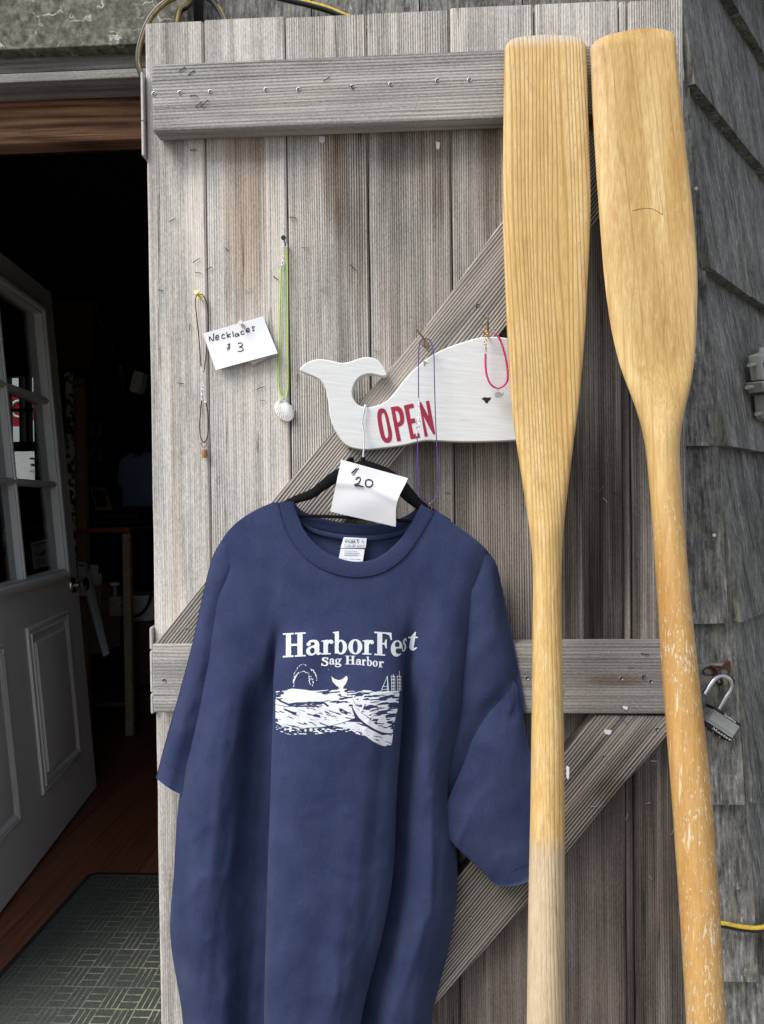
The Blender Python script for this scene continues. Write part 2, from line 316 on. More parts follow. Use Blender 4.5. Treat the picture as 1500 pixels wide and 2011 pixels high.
t = NT('white_sign_paint'); br = t.noise(t.xyz(t.M('MULTIPLY_ADD', t.z, -14., t.M('MULTIPLY', t.x, 14.)), t.M('MULTIPLY', t.y, 60.), t.M('MULTIPLY_ADD', t.x, 25., t.M('MULTIPLY', t.z, 240.))), 1., 3., .6)
sc_ = t.noise(t.xyz(t.M('MULTIPLY', t.x, 30.), t.M('MULTIPLY', t.y, 60.), t.M('MULTIPLY', t.z, 320.)), 1., 3., .6); dirt = t.noise(t.pos, 26., 3.)
c = t.mix(t.M('MULTIPLY', t.M('MULTIPLY', t.ss(sc_, .66, .72), t.ss(dirt, .5, .6)), .6), t.ramp(br, [(.3, (.60, .61, .605)), (.7, (.71, .715, .70))]), (.34, .32, .29))
m_white = t.done(c, .75, t.bump(br, .25, .0010), 0, .4)
m_red = plain('crimson_letter_vinyl', (.30, .012, .045), .4, 0, .4, .08)
m_paper = plain('white_paper', (.73, .735, .76), .8, 0, .2, .015, 30.)
m_black = plain('black_ink', (.012, .012, .02), .5, 0, .3, .1)
m_velvet = plain('black_flock', (.008, .008, .009), .95, 0, .1, .2, 900.)
m_chrome = plain('chrome_wire', (.62, .63, .65), .3, 1., .5, .05)
m_steel = plain('bright_steel', (.42, .42, .41), .5, 1., .5, .2, 400.)
m_stain = plain('tarnished_steel', (.18, .17, .165), .45, .9, .5, .3, 500.)
m_dark = plain('dark_iron', (.02, .019, .02), .55, .5, .4, .3, 300.)
m_brass = plain('worn_brass', (.42, .30, .15), .35, 1., .5, .25, 300.)
m_rust = plain('rusty_iron', (.075, .036, .024), .9, 0., .2, .5, 160., .6)
m_yellow = plain('yellow_plastic', (.72, .58, .05), .35, 0, .5, .05)
m_wpin = plain('white_plastic', (.72, .72, .68), .35, 0, .5, .03)
m_cordp = plain('dark_plum_cord', (.05, .010, .028), .6, 0, .3, .2, 800.)
m_cordg = plain('lime_cord', (.36, .60, .08), .5, 0, .4, .1, 800.)
m_cordv = plain('violet_cord', (.10, .035, .25), .5, 0, .4, .15, 800.)
m_pink = plain('pink_braid', (.58, .03, .16), .5, 0, .4, .2, 900., .4)
m_cork = plain('cork', (.36, .20, .10), .9, 0, .2, .4, 900., .5)
m_shell = plain('white_shell', (.82, .81, .79), .75, 0, .4, .08, 200., .2)
m_grayp = plain('gray_plastic', (.26, .26, .235), .5, 0, .4, .08, 90.)
m_dgray = plain('dark_rubber', (.02, .02, .022), .6, 0, .3, .2)
m_wcable = plain('pale_cable', (.50, .52, .46), .5, 0, .4, .08)
m_hose = plain('black_hose', (.014, .014, .016), .35, 0, .5, .2)
m_hosed = plain('faded_yellow_hose_stripe', (.26, .19, .06), .5, 0, .4, .5, 160.)
m_hosey = plain('yellow_hose_stripe', (.58, .40, .04), .45, 0, .4, .35, 220.)
m_door = plain('gray_white_door_paint', (.86, .86, .83), .5, 0, .4, .05, 14., .05)
m_knob = plain('satin_nickel', (.55, .53, .48), .22, 1., .5, .1)
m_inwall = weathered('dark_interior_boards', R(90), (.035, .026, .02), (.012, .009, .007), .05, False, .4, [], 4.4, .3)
m_darkwood = plain('dark_wood', (.12, .07, .045), .7, 0, .3, .3, 30.)
m_lightwood = plain('tan_wood', (.34, .25, .17), .7, 0, .3, .25, 40.)
m_maroon = plain('maroon_paint', (.34, .08, .05), .7, 0, .3, .3, 12.)
m_prints = plain('print_paper', (.72, .72, .69), .8, 0, .2, .1, 20.)
m_brown = plain('cardboard', (.32, .21, .13), .9, 0, .2, .15, 40.)
m_redbag = plain('red_fabric', (.34, .01, .03), .8, 0, .2, .1)
m_blue2 = plain('dim_blue_cotton', (.20, .25, .42), .9, 0, .1, .1)
m_grass = plain('pale_gravel', (.19, .18, .165), .95, 0, .1, .3, 3., .3)
m_leaf = plain('hedge_leaves', (.05, .085, .03), .8, 0, .3, .5, 8.)
m_lamin = weathered('laminated_steel', R(-33), (.62, .62, .60), (.25, .25, .24), .0021, False, .9, [], 1.3, .1)
m_lamin.node_tree.nodes['Principled BSDF'].inputs['Metallic'].default_value = .35; m_lamin.node_tree.nodes['Principled BSDF'].inputs['Roughness'].default_value = .4
t = NT('window_glass'); gl = t.n('ShaderNodeBsdfGlossy'); gl.inputs['Roughness'].default_value = .01; tr = t.n('ShaderNodeBsdfTransparent'); tr.inputs[0].default_value = (.86, .88, .87, 1)
fr = t.n('ShaderNodeFresnel'); bk_ = t.n('ShaderNodeNewGeometry').outputs['Backfacing']; t.l(t.M('MULTIPLY_ADD', bk_, 1/1.45-1.45, 1.45), fr.inputs[0]); mx = t.n('ShaderNodeMixShader'); t.l(fr.outputs[0], mx.inputs[0]); t.l(tr.outputs[0], mx.inputs[1]); t.l(gl.outputs[0], mx.inputs[2]); t.l(mx.outputs[0], t.o.inputs[0]); m_glass = t.m

t = NT('reddish_floor_boards'); bx = t.M('FLOOR', t.M('DIVIDE', t.x, .118)); fx = t.M('FRACT', t.M('DIVIDE', t.x, .118))
g = t.noise(t.xyz(t.M('MULTIPLY', t.x, 80.), t.M('MULTIPLY_ADD', t.y, 2.5, t.M('MULTIPLY', bx, 9.7)), 0.), 1., 4.); tn = t.noise(t.xyz(t.M('MULTIPLY', bx, 3.3), 0., 0.), 1., 0.)
c = t.ramp(t.lin((g, .6), (tn, .4)), [(.3, (.10, .034, .018)), (.7, (.28, .10, .05))])
seam = t.M('LESS_THAN', t.M('ABSOLUTE', t.M('SUBTRACT', fx, .5)), .488)
m_floor = t.done(t.mix(seam, (.006, .004, .003), c), .42, t.bump(seam, .4, .002), 0, .35)
t = NT('basket_weave_carpet'); cu, cv = .044, .08
U = t.M('DIVIDE', t.M('ADD', t.x, 5.), cu); V = t.M('DIVIDE', t.y, cv); fu, fv = t.M('FRACT', U), t.M('FRACT', V)
par = t.M('MODULO', t.M('ADD', t.M('FLOOR', U), t.M('FLOOR', V)), 2.)
ln = lambda f, n, w: t.M('GREATER_THAN', t.M('ABSOLUTE', t.M('SUBTRACT', t.M('FRACT', t.M('MULTIPLY', f, n)), .5)), .5-w)
nz = t.noise(t.pos, 260., 3., .7)
pa = t.M('MAXIMUM', ln(fu, 3., .085), ln(fv, 1., .03)); pb = t.M('MAXIMUM', ln(fv, 3., .07), ln(fu, 1., .04))
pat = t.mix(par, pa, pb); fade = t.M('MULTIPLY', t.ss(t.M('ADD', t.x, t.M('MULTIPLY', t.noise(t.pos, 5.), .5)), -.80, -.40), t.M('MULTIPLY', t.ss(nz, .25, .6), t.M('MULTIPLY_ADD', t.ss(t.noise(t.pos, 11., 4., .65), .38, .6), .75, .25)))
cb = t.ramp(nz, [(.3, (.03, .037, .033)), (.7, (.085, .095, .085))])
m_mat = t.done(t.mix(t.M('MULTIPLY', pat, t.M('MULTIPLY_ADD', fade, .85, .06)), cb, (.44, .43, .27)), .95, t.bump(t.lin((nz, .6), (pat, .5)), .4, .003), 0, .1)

# ------------------------------------------------------------------ ground and the octagonal shingled building
MB().box((-30, -30, -.3), (30, 30, 0)).build('ground', m_grass, kind='structure')
FZ = .35
MB().prism([(x_, y_, FZ-.2) for x_, y_ in ((-3.39, 1.62), (.56, 1.62), (1.48, 2.92), (1.48, 6.0), (-3.39, 6.0))], (0, 0, .2)).build('shop_floor', m_floor, kind='structure')

bld = thing('shingled_building', 'dark shingled tower building with open doorway and mossy header board', 'building', (0, 2, 0))
yA = lambda z: 1.60+.061*(z-1.55)
xC = lambda z: .57+(2.053-z)*.0527
dB = np.array([math.sin(R(37)), math.cos(R(37)), 0]); nB = np.array([math.cos(R(37)), -math.sin(R(37)), 0])
fA = lambda s, z, o: np.array([s, yA(z)-o, z])
fB = lambda s, z, o: np.array([xC(z), yA(z), z]) + dB*s + nB*o
CZ = [-.10, .255, .61, .946, 1.30, 1.655, 2.02, 2.408, 2.77, 3.12]
def shingle(mb, f, s0, s1, z0, z1, t0, bid, wv=0):
    n = 5
    for k in range(n):                       # five strips with an uneven butt
        a, b = s0+(s1-s0)*k/n, s0+(s1-s0)*(k+1)/n
        ja, jb = (RS.rand()-.5)*wv, (RS.rand()-.5)*wv
    zs = [z0+(RS.rand()-.5)*wv for _ in range(n+1)]; xs = [s0+(s1-s0)*k/n for k in range(n+1)]
    top = [(x if k else s0) for k, x in enumerate(xs)]
    fr = [f(x, z, t0) for x, z in zip(xs, zs)]; bk = [f(x, z, 0) for x, z in zip(xs, zs)]
    ft = [f(x, z1, .004) for x in xs]; bt = [f(x, z1, 0) for x in xs]
    vs = fr+bk+ft+bt; m = n+1; fs = []
    for k in range(n):
        fs += [(k, k+1, 2*m+k+1, 2*m+k), (m+k, k+m+1, k+1, k)[::-1], (m+k, 3*m+k, 3*m+k+1, m+k+1), (2*m+k, 2*m+k+1, 3*m+k+1, 3*m+k)]
    fs += [(0, 2*m, 3*m, m), (n, m+n, 3*m+n, 2*m+n)]
    mb.add(vs, fs, 0, (bid, 0))
sa, sb, sc_l = MB(), MB(), MB()
for k in range(len(CZ)-1):
    z0, z1 = CZ[k], CZ[k+1]+.02; thick = .026+.004*RS.rand()
    # wall plane of the doorway
    x = -1.9 if z0 > 2.45 else -.46; xe = xC(z0)-(.0015 if k % 2 else .004)
    cuts = [x]; 
    if k == 7: cuts = [-.46]
    while cuts[-1] < xe-.28: cuts.append(cuts[-1]+.12+.12*RS.rand())
    if z0 < 2.6: cuts = [c_ for c_ in cuts if c_ < .42]
    cuts.append(xe)
    for a, b in zip(cuts[:-1], cuts[1:]): shingle(sa, fA, a+.0015, b-.0015, z0, z1, thick, RS.rand()*9, .003)
    if z0 < 2.4:
        x = -3.4; zt_ = min(z1, 3.0)
        while x < -1.3:
            w = min(.14+.14*RS.rand(), -1.262-x); shingle(sc_l, fA, x+.0015, x+w-.0015, z0, zt_, thick, RS.rand()*9, .003); x += w
    s = .0; first = True; jz = (RS.rand()-.5)*.004
    while s < 1.5:
        w = .12+.16*RS.rand()
        if first and k in (6, 5): w = .17
        shingle(sb, fB, s+.0012, s+w-.0012, z0+(0 if first else (RS.rand()-.5)*.004), z1, thick+.002*RS.rand(), RS.rand()*9, .0018); s += w; first = False
sa.build('shingle_siding', m_shingle, bld, attr=True)
sc_l.build('shingle_siding', m_shingle, bld, attr=True)
sb.build('shingle_siding', m_shingle, bld, attr=True, label='shingle face slanting back at the corner')
# bodies of the walls behind the shingles
w = MB()
def slab(x0, x1, z0, z1, yb=1.95):
    w.box8([(x0, yA(z0)+.002, z0), (x1, yA(z0)+.002, z0), (x1, yb, z0), (x0, yb, z0), (x0, yA(z1)+.002, z1), (x1, yA(z1)+.002, z1), (x1, yb, z1), (x0, yb, z1)])
slab(-.46, .55, 0, 3.1); slab(-3.4, -1.25, 0, 3.1); slab(-1.25, -.46, 2.455, 3.1)
c0, c1 = fB(0, 0, -.01), fB(1.7, 0, -.01); c2, c3 = fB(0, 3.1, -.01), fB(1.7, 3.1, -.01); bk = -nB*.12
w.box8([c0, c1, c1+bk, c0+bk, c2, c3, c3+bk, c2+bk])
w.box((1.5, 2.9, 0), (1.62, 6.0, 3.1)); w.box((-3.52, 1.7, 0), (-3.4, 6.0, 3.1))
wl, wr = P(-2, 700, 6.0)[0], P(64, 700, 6.0)[0]; wt, wb = P(30, 736, 6.0)[2], P(30, 950, 6.0)[2]
w.box((-3.52, 6.0, 0), (wl, 6.12, 3.1)); w.box((wr, 6.0, 0), (1.62, 6.12, 3.1)); w.box((wl, 6.0, 0), (wr, 6.12, wb)); w.box((wl, 6.0, wt), (wr, 6.12, 3.1))
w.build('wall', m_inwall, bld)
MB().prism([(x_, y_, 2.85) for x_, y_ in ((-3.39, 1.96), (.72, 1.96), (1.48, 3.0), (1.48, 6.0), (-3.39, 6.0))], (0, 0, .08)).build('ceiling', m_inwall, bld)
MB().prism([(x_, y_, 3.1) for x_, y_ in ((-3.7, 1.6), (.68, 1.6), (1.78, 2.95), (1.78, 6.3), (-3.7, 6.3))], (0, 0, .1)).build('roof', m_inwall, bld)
def hz(mb, x0, x1, py0, py1, y0, y1, at=140):
    za, zb = P(at, py0, y0)[2], P(at, py1, y0)[2]; mb.box((x0, y0, zb), (x1, y1, za))
mb = MB(); hz(mb, -1.6, -.47, -150, 92, 1.572, 1.62); mb.build('header_board', m_moss, bld, bevel=.002, label='mossy green-gray board above doorway')
mb = MB(); hz(mb, -1.6, -.475, 92.5, 139, 1.605, 1.66); hz(mb, -1.6, -.475, 139.2, 157, 1.585, 1.66); hz(mb, -1.6, -.475, 157.3, 163, 1.60, 1.655)
mb.build('header_trim', m_trimw, bld, bevel=.002)
mb = MB(); mb.box((-1.6, 1.664, P(140, 299, 1.714)[2]), (-.40, 1.714, P(140, 150, 1.664)[2])); mb.build('lintel_beam', m_beam, bld, bevel=.003, label='brown lintel beam over the dark doorway')
# window in the far wall
wf = MB(); fd = lambda a, b, c_, d: wf.box((P(a, 0, 6.0)[0], 5.98, P(30, d, 6.0)[2]), (P(b, 0, 6.0)[0], 6.06, P(30, c_, 6.0)[2]))
for a, b, c_, d in ((-4, 2, 734, 952), (25, 28.5, 736, 870), (38, 42, 736, 870), (58, 66, 734, 952), (2, 58, 732, 740), (2, 58, 771, 776), (2, 58, 803, 808), (2, 58, 868, 886), (2, 58, 944, 953)): fd(a, b, c_, d)
wfo = wf.build('window_frame', m_darkwood, bld)
MB().box((wl, 6.065, wb), (wr, 6.07, wt)).build('pane', m_glass, wfo)

# beyond that window
mb = MB()
for i in range(260):
    c_ = np.array([-3.2+RS.randn()*.9, 9.6+RS.randn()*.3, 1.7+RS.randn()*.75]); a = RS.randn(3)*.09; b_ = RS.randn(3)*.09
    mb.add([c_, c_+a, c_+a+b_, c_+b_], [(0, 1, 2, 3)])
mb.tube([(-3.1, 9.6, 0), (-3.15, 9.6, .9), (-3.2, 9.6, 1.8)], [.07, .05, .03])
mb.build('leafy_bush', m_leaf, recalc=False, label='leafy bush seen outside through the shop back window', cat='bush')
sc0 = P(38, 803, 8.0)
sg = thing('round_sign', 'red outdoor sign with pale green ring seen through the back window', 'sign', (sc0[0], 8, 0))
oc = [(sc0[0]+.20*math.cos(a), 8.0, sc0[2]+.20*math.sin(a)) for a in np.arange(8)*math.pi/4+math.pi/8]
MB().prism(oc, (0, .02, 0)).build('sign_board', m_redbag, sg)
MB().torus((sc0[0], 7.995, sc0[2]), (0, 1, 0), .085, .014, 24).build('ring', plain('mint_paint', (.55, .7, .5)), sg)
MB().cyl((sc0[0], 8.03, 0), (sc0[0], 8.03, sc0[2]), .02).build('post', m_darkwood, sg)
q0, q1 = P(28, 884, 6.6), P(66, 946, 6.6)
nb = thing('notice_board', 'white notice poster with dark lettering outside the back window', 'poster', (q0[0], 6.6, 0))
MB().box((q0[0]-.05, 6.6, q1[2]-.3), (q1[0]+.02, 6.62, q0[2])).build('board', m_paper, nb)
MB().box((P(40, 0, 6.6)[0], 6.592, P(0, 925, 6.6)[2]), (P(56, 0, 6.6)[0], 6.599, P(0, 897, 6.6)[2])).build('poster', m_prints, nb)
MB().box((P(43, 0, 6.6)[0], 6.589, P(0, 903, 6.6)[2]), (P(53, 0, 6.6)[0], 6.591, P(0, 900, 6.6)[2])).build('lettering', m_black, nb); MB().ball((P(48, 0, 6.6)[0], 6.59, P(0, 914, 6.6)[2]), (.02, .002, .012), 10).build('drawing', m_black, nb)
for x_ in (q0[0], q1[0]-.03): MB().box((x_, 6.605, 0), (x_+.02, 6.615, q1[2]-.3)).build('post', m_darkwood, nb)

# ------------------------------------------------------------------ barn door
bd = thing('barn_door', 'weathered gray plank barn door with Z battens, folded back against the shingles', 'door', (0, 1.51, 0))
EX = [-.536, -.430, -.2825, -.136, .0105, .1555, .3855, .4015, .507]
EX = [-.536] + [P(x_, 985, 1.5)[0] for x_ in (413, 572, 731, 893, 1058, 1224, 1241)] + [.507]
TP = [44, 36, 30, 24, 12, 4, 0, 0]
mb = MB(); cords = [.25, .45, .9, .55, .8, .6, .5, .6]
for i in range(8):
    a, b = EX[i]+.0012, EX[i+1]-.0012
    px = [344, 482, 641, 805, 966, 1130, 1230, 1290][i]
    zt = P(px, TP[i], 1.5)[2]; y0 = 1.5 + (.004 if i == 6 else RS.rand()*.0015)
    for (x0, x1) in ((a, b),):
        n = 24; rs = []
        for k in range(n+1):
            z = .06+(zt-.06)*k/n; e0 = x0+(RS.rand()-.5)*.0012; e1 = x1+(RS.rand()-.5)*.0012; c_ = .0035
            zz = z + (.003*(RS.rand()-.5) if k == n else 0)
            rs.append([(e0+c_, y0, zz), (e1-c_, y0, zz), (e1, y0+c_, zz), (e1, 1.522, zz), (e0, 1.522, zz), (e0, y0+c_, zz)])
        o = len(mb.v); mb.rings(rs); mb.at[o:] = [(i*1.37+.4, cords[i])]*(len(mb.v)-o)
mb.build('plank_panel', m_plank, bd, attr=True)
def worn_box(mb, x0, x1, z0, z1, y0=1.455, y1=1.4985): mb.box((x0, y0, z0), (x1, y1, z1))
mb = MB(); worn_box(mb, -.506, .452, 2.264, 2.39); mb.build('batten', m_batten, bd, bevel=.003)
mb = MB(); worn_box(mb, -.5235, .505, 1.148, 1.281); mb.build('batten', m_batten, bd, bevel=.003)
mb = MB(); worn_box(mb, -.525, .495, .2, .335); mb.build('batten', m_batten, bd, bevel=.003)
pl = lambda lst, y: [P(a, b, y) for a, b in lst]
YB = 1.462
mb = MB(); mb.prism(pl([(303, 1266), (478, 1266), (798, 875), (990, 646), (1165, 437), (1255, 330), (1318, 254), (1134, 256), (987, 432), (830, 650), (540, 975)], YB), (0, .0365, 0)); mb.build('brace', m_brace, bd, bevel=.003)
mb = MB(); mb.prism(pl([(1170, 1405), (1345, 1407), (1310, 1447), (1183, 1590), (1037, 1774), (852, 1976), (700, 2155), (525, 2155), (720, 1930), (898, 1722), (1112, 1472)], YB), (0, .0365, 0)); mb.build('brace', m_brace, bd, bevel=.003)
# hinge leaves on the left edge
for a, b in ((140, 238), (236, 306), (1232, 1276), (1278, 1360), (1362, 1402)):
    z1, z0 = P(290, a, 1.49)[2], P(290, b, 1.49)[2]
    mb = MB(); mb.box((-.5395, 1.492, z0), (-.5365, 1.520, z1)); mb.cyl((-.538, 1.492, z0+.002), (-.538, 1.492, z1-.002), .0030, 8); mb.build('hinge_leaf', plain('weathered_white_hinge_paint', (.5, .48, .45)) if a in (140, 1232) else bpy.data.materials['weathered_white_hinge_paint'], bd)
# countersunk screws, staples, nails
for (a, b, s_) in [(302, 184, 0), (353, 182, 1), (413, 180, 1), (522, 176, 0), (586, 176, 0), (692, 170, 0), (767, 165, 0), (859, 158, 0), (922, 157, 0), (322, 1336, 0), (1035, 1331, 0), (1220, 1332, 1), (1278, 1338, 1), (1264, 1330, 2), (937, 600, 2), (367, 1236, 0), (1186, 1486, 0), (1290, 1432, 0), (923, 1800, 0)]:
    y = 1.455 if (b < 260 or 1280 < b < 1400) else YB
    c_ = P(a, b, y-.0004); mb = MB()
    mb.torus(c_, (0, 1, 0), .0036, .0009, 14, 5, 2 if s_ < 2 else 0); mb.cyl(c_+np.array([0, -.0004, 0]), c_+np.array([0, .002, 0]), .0031, 12, None, 1); mb.cyl(c_+np.array([.0006, -.0008, -.0003]), c_+np.array([0, .002, 0]), .0013, 8, None, 2)  # dark inner disc is the painted shade of the sunk hole
    mb.build('screw', [m_stain, m_dark, m_steel], bd, smooth=40)
stl = [(358,137,6,-4,0),(376,143,6,-4,0),(380,189,6,0,0),(390,206,6,-4,0),(402,204,7,-6,0),(642,156,6,-4,0),(380,295,6,0,0),(338,433,6,-3,0),(575,428,6,1,0),(600,487,6,1,2),(385,512,6,-4,0),(389,536,6,1,0),(410,528,6,-3,0),(541,546,5,4,0),(488,569,6,-3,1),(693,525,5,5,0),(635,567,6,-2,1),(315,570,5,1,0),(373,643,1,-7,0),(355,753,6,1,0),(584,742,-1,7,0),(512,762,7,-2,0),(690,172,3,3,0),(1266,1284,7,1,0),(1238,1310,7,0,1),(1222,1390,6,4,1),(1283,1494,5,0,1),(1165,1583,6,0,1),(1272,1577,5,-1,1),(1230,1603,2,-6,1),(1320,1632,2,-6,1),(1277,1723,3,3,1),(1180,960,5,-6,2),(1208,970,5,1,0),(1188,982,4,4,1),(880,968,6,1,2),(1224,1414,6,6,2),(428,940,4,-4,2),(445,490,3,3,0),(690,880,5,-3,0),(515,787,5,0,2),(740,690,5,1,2)]
for (a, b, dx, dy, mt) in stl:
    y = 1.455 if (b < 250 or 1280 < b < 1395) else (YB if (b in (1494, 1414, 1583, 880)) else 1.4995)
    p0, p1 = P(a-dx, b-dy, y), P(a+dx, b+dy, y); o = np.array([0, -.0016*(.5+RS.rand()), 0])
    MB().tube([p0, p0+o, p1+o*1.5, p1], .0007 if mt != 2 else .0005, 5).build('staple', [m_dark, m_steel, m_stain][mt], bd)
for (a, b, w_, h_) in ((632, 274, 6, 7), (860, 286, 4, 8), (1194, 1438, 7, 5), (1228, 1391, 5, 4), (1104, 1355, 2, 12), (1115, 1518, 3, 14)):   # torn paper and paint left on the door
    y = (1.4535 if 1300 < b < 1400 else YB-.001) if b > 1300 else 1.4985
    MB().prism([P(a-w_, b-h_, y), P(a+w_, b-h_*.8, y), P(a+w_*.8, b+h_*.5, y), P(a+w_*.2, b+h_, y), P(a-w_*.9, b+h_*.6, y)], (0, .0009, 0)).build('paper_scrap', m_paper, bd)

# ------------------------------------------------------------------ drawing: signed fields in photograph units -> flat meshes laid on a surface
class Bmp:
    def __init__(s, x0, y0, x1, y1, st):
        s.xs = np.arange(x0, x1+st, st); s.ys = np.arange(y0, y1+st, st); s.X, s.Y = np.meshgrid(s.xs, s.ys); s.F = np.full(s.X.shape, -9.); s.st = st
    def sdf(s, pts):
        p = np.asarray(pts, float); d = np.full(s.X.shape, 1e9); ins = np.zeros(s.X.shape, bool); q = np.roll(p, -1, 0)
        for (ax, ay), (bx, by) in zip(p, q):
            dx, dy = bx-ax, by-ay; t = np.clip(((s.X-ax)*dx+(s.Y-ay)*dy)/(dx*dx+dy*dy+1e-9), 0, 1)
            d = np.minimum(d, np.hypot(s.X-ax-t*dx, s.Y-ay-t*dy))
            if abs(dy) > 1e-9: ins ^= ((s.Y < ay) != (s.Y < by)) & (s.X < ax+(s.Y-ay)*dx/dy)
        return np.where(ins, d, -d)
    def poly(s, pts, sub=False): f = s.sdf(pts); s.F = np.minimum(s.F, -f) if sub else np.maximum(s.F, f); return s
    def stroke(s, pts, r, sub=False):
        p = np.asarray(pts, float); rr = np.broadcast_to(np.asarray(r, float), (len(p),)); f = np.full(s.X.shape, -9.)
        for i in range(len(p)-1):
            (ax, ay), (bx, by) = p[i], p[i+1]; dx, dy = bx-ax, by-ay; t = np.clip(((s.X-ax)*dx+(s.Y-ay)*dy)/(dx*dx+dy*dy+1e-9), 0, 1)
            f = np.maximum(f, rr[i]+(rr[i+1]-rr[i])*t-np.hypot(s.X-ax-t*dx, s.Y-ay-t*dy))
        s.F = np.minimum(s.F, -f) if sub else np.maximum(s.F, f); return s
    def mesh(s, fn, mb=None):
        mb = mb or MB(); F = s.F; ny, nx = F.shape; vid = {}; vs = []; fs = []
        def vert(k, x, y):
            if k not in vid: vid[k] = len(vs); vs.append((x, y))
            return vid[k]
        ins = F > 0; any_ = ins[:-1, :-1] | ins[1:, :-1] | ins[:-1, 1:] | ins[1:, 1:]
        for j, i in zip(*np.nonzero(any_)):
            cs = ((j, i), (j, i+1), (j+1, i+1), (j+1, i)); loop = []
            for k in range(4):
                a, b = cs[k], cs[(k+1) % 4]; fa, fb = F[a], F[b]
                if fa > 0: loop.append(vert((0,)+a, s.xs[a[1]], s.ys[a[0]]))
                if (fa > 0) != (fb > 0):
                    t = fa/(fa-fb); loop.append(vert((1,)+min(a, b)+max(a, b), s.xs[a[1]]+t*(s.xs[b[1]]-s.xs[a[1]]), s.ys[a[0]]+t*(s.ys[b[0]]-s.ys[a[0]])))
            if len(loop) > 2: fs.append(tuple(loop))
        pts = [fn(x, y) for x, y in vs]; ok = [p is not None for p in pts]
        good = []
        for f in fs:
            if all(ok[i] for i in f):
                ys = [pts[i][1] for i in f]
                if max(ys)-min(ys) < .009: good.append(f)
        mb.add([p if p is not None else (0, 0, 0) for p in pts], good); return mb
def vnoise(X, Y, fx, fy, seed, octv=3):
    r_ = np.random.RandomState(seed); T = r_.rand(64, 64); out = 0; amp = 1; tot = 0
    for _ in range(octv):
        a, b = X*fx, Y*fy; i, j = np.floor(a).astype(int), np.floor(b).astype(int); u, v_ = a-i, b-j; u, v_ = u*u*(3-2*u), v_*v_*(3-2*v_)
        g = lambda p, q: T[p % 64, q % 64]
        out = out+amp*(g(i, j)*(1-u)*(1-v_)+g(i+1, j)*u*(1-v_)+g(i, j+1)*(1-u)*v_+g(i+1, j+1)*u*v_); tot += amp; amp *= .5; fx *= 2; fy *= 2
    return out/tot
E_ = lambda cx, cy, rx, ry, n=26: [(cx+rx*math.cos(t), cy+ry*math.sin(t)) for t in np.linspace(0, 2*math.pi, n, endpoint=False)]
def rect(a, b, c, d): return [(a, b), (c, b), (c, d), (a, d)]
def sm(pts, n=14): return cr(pts, n)
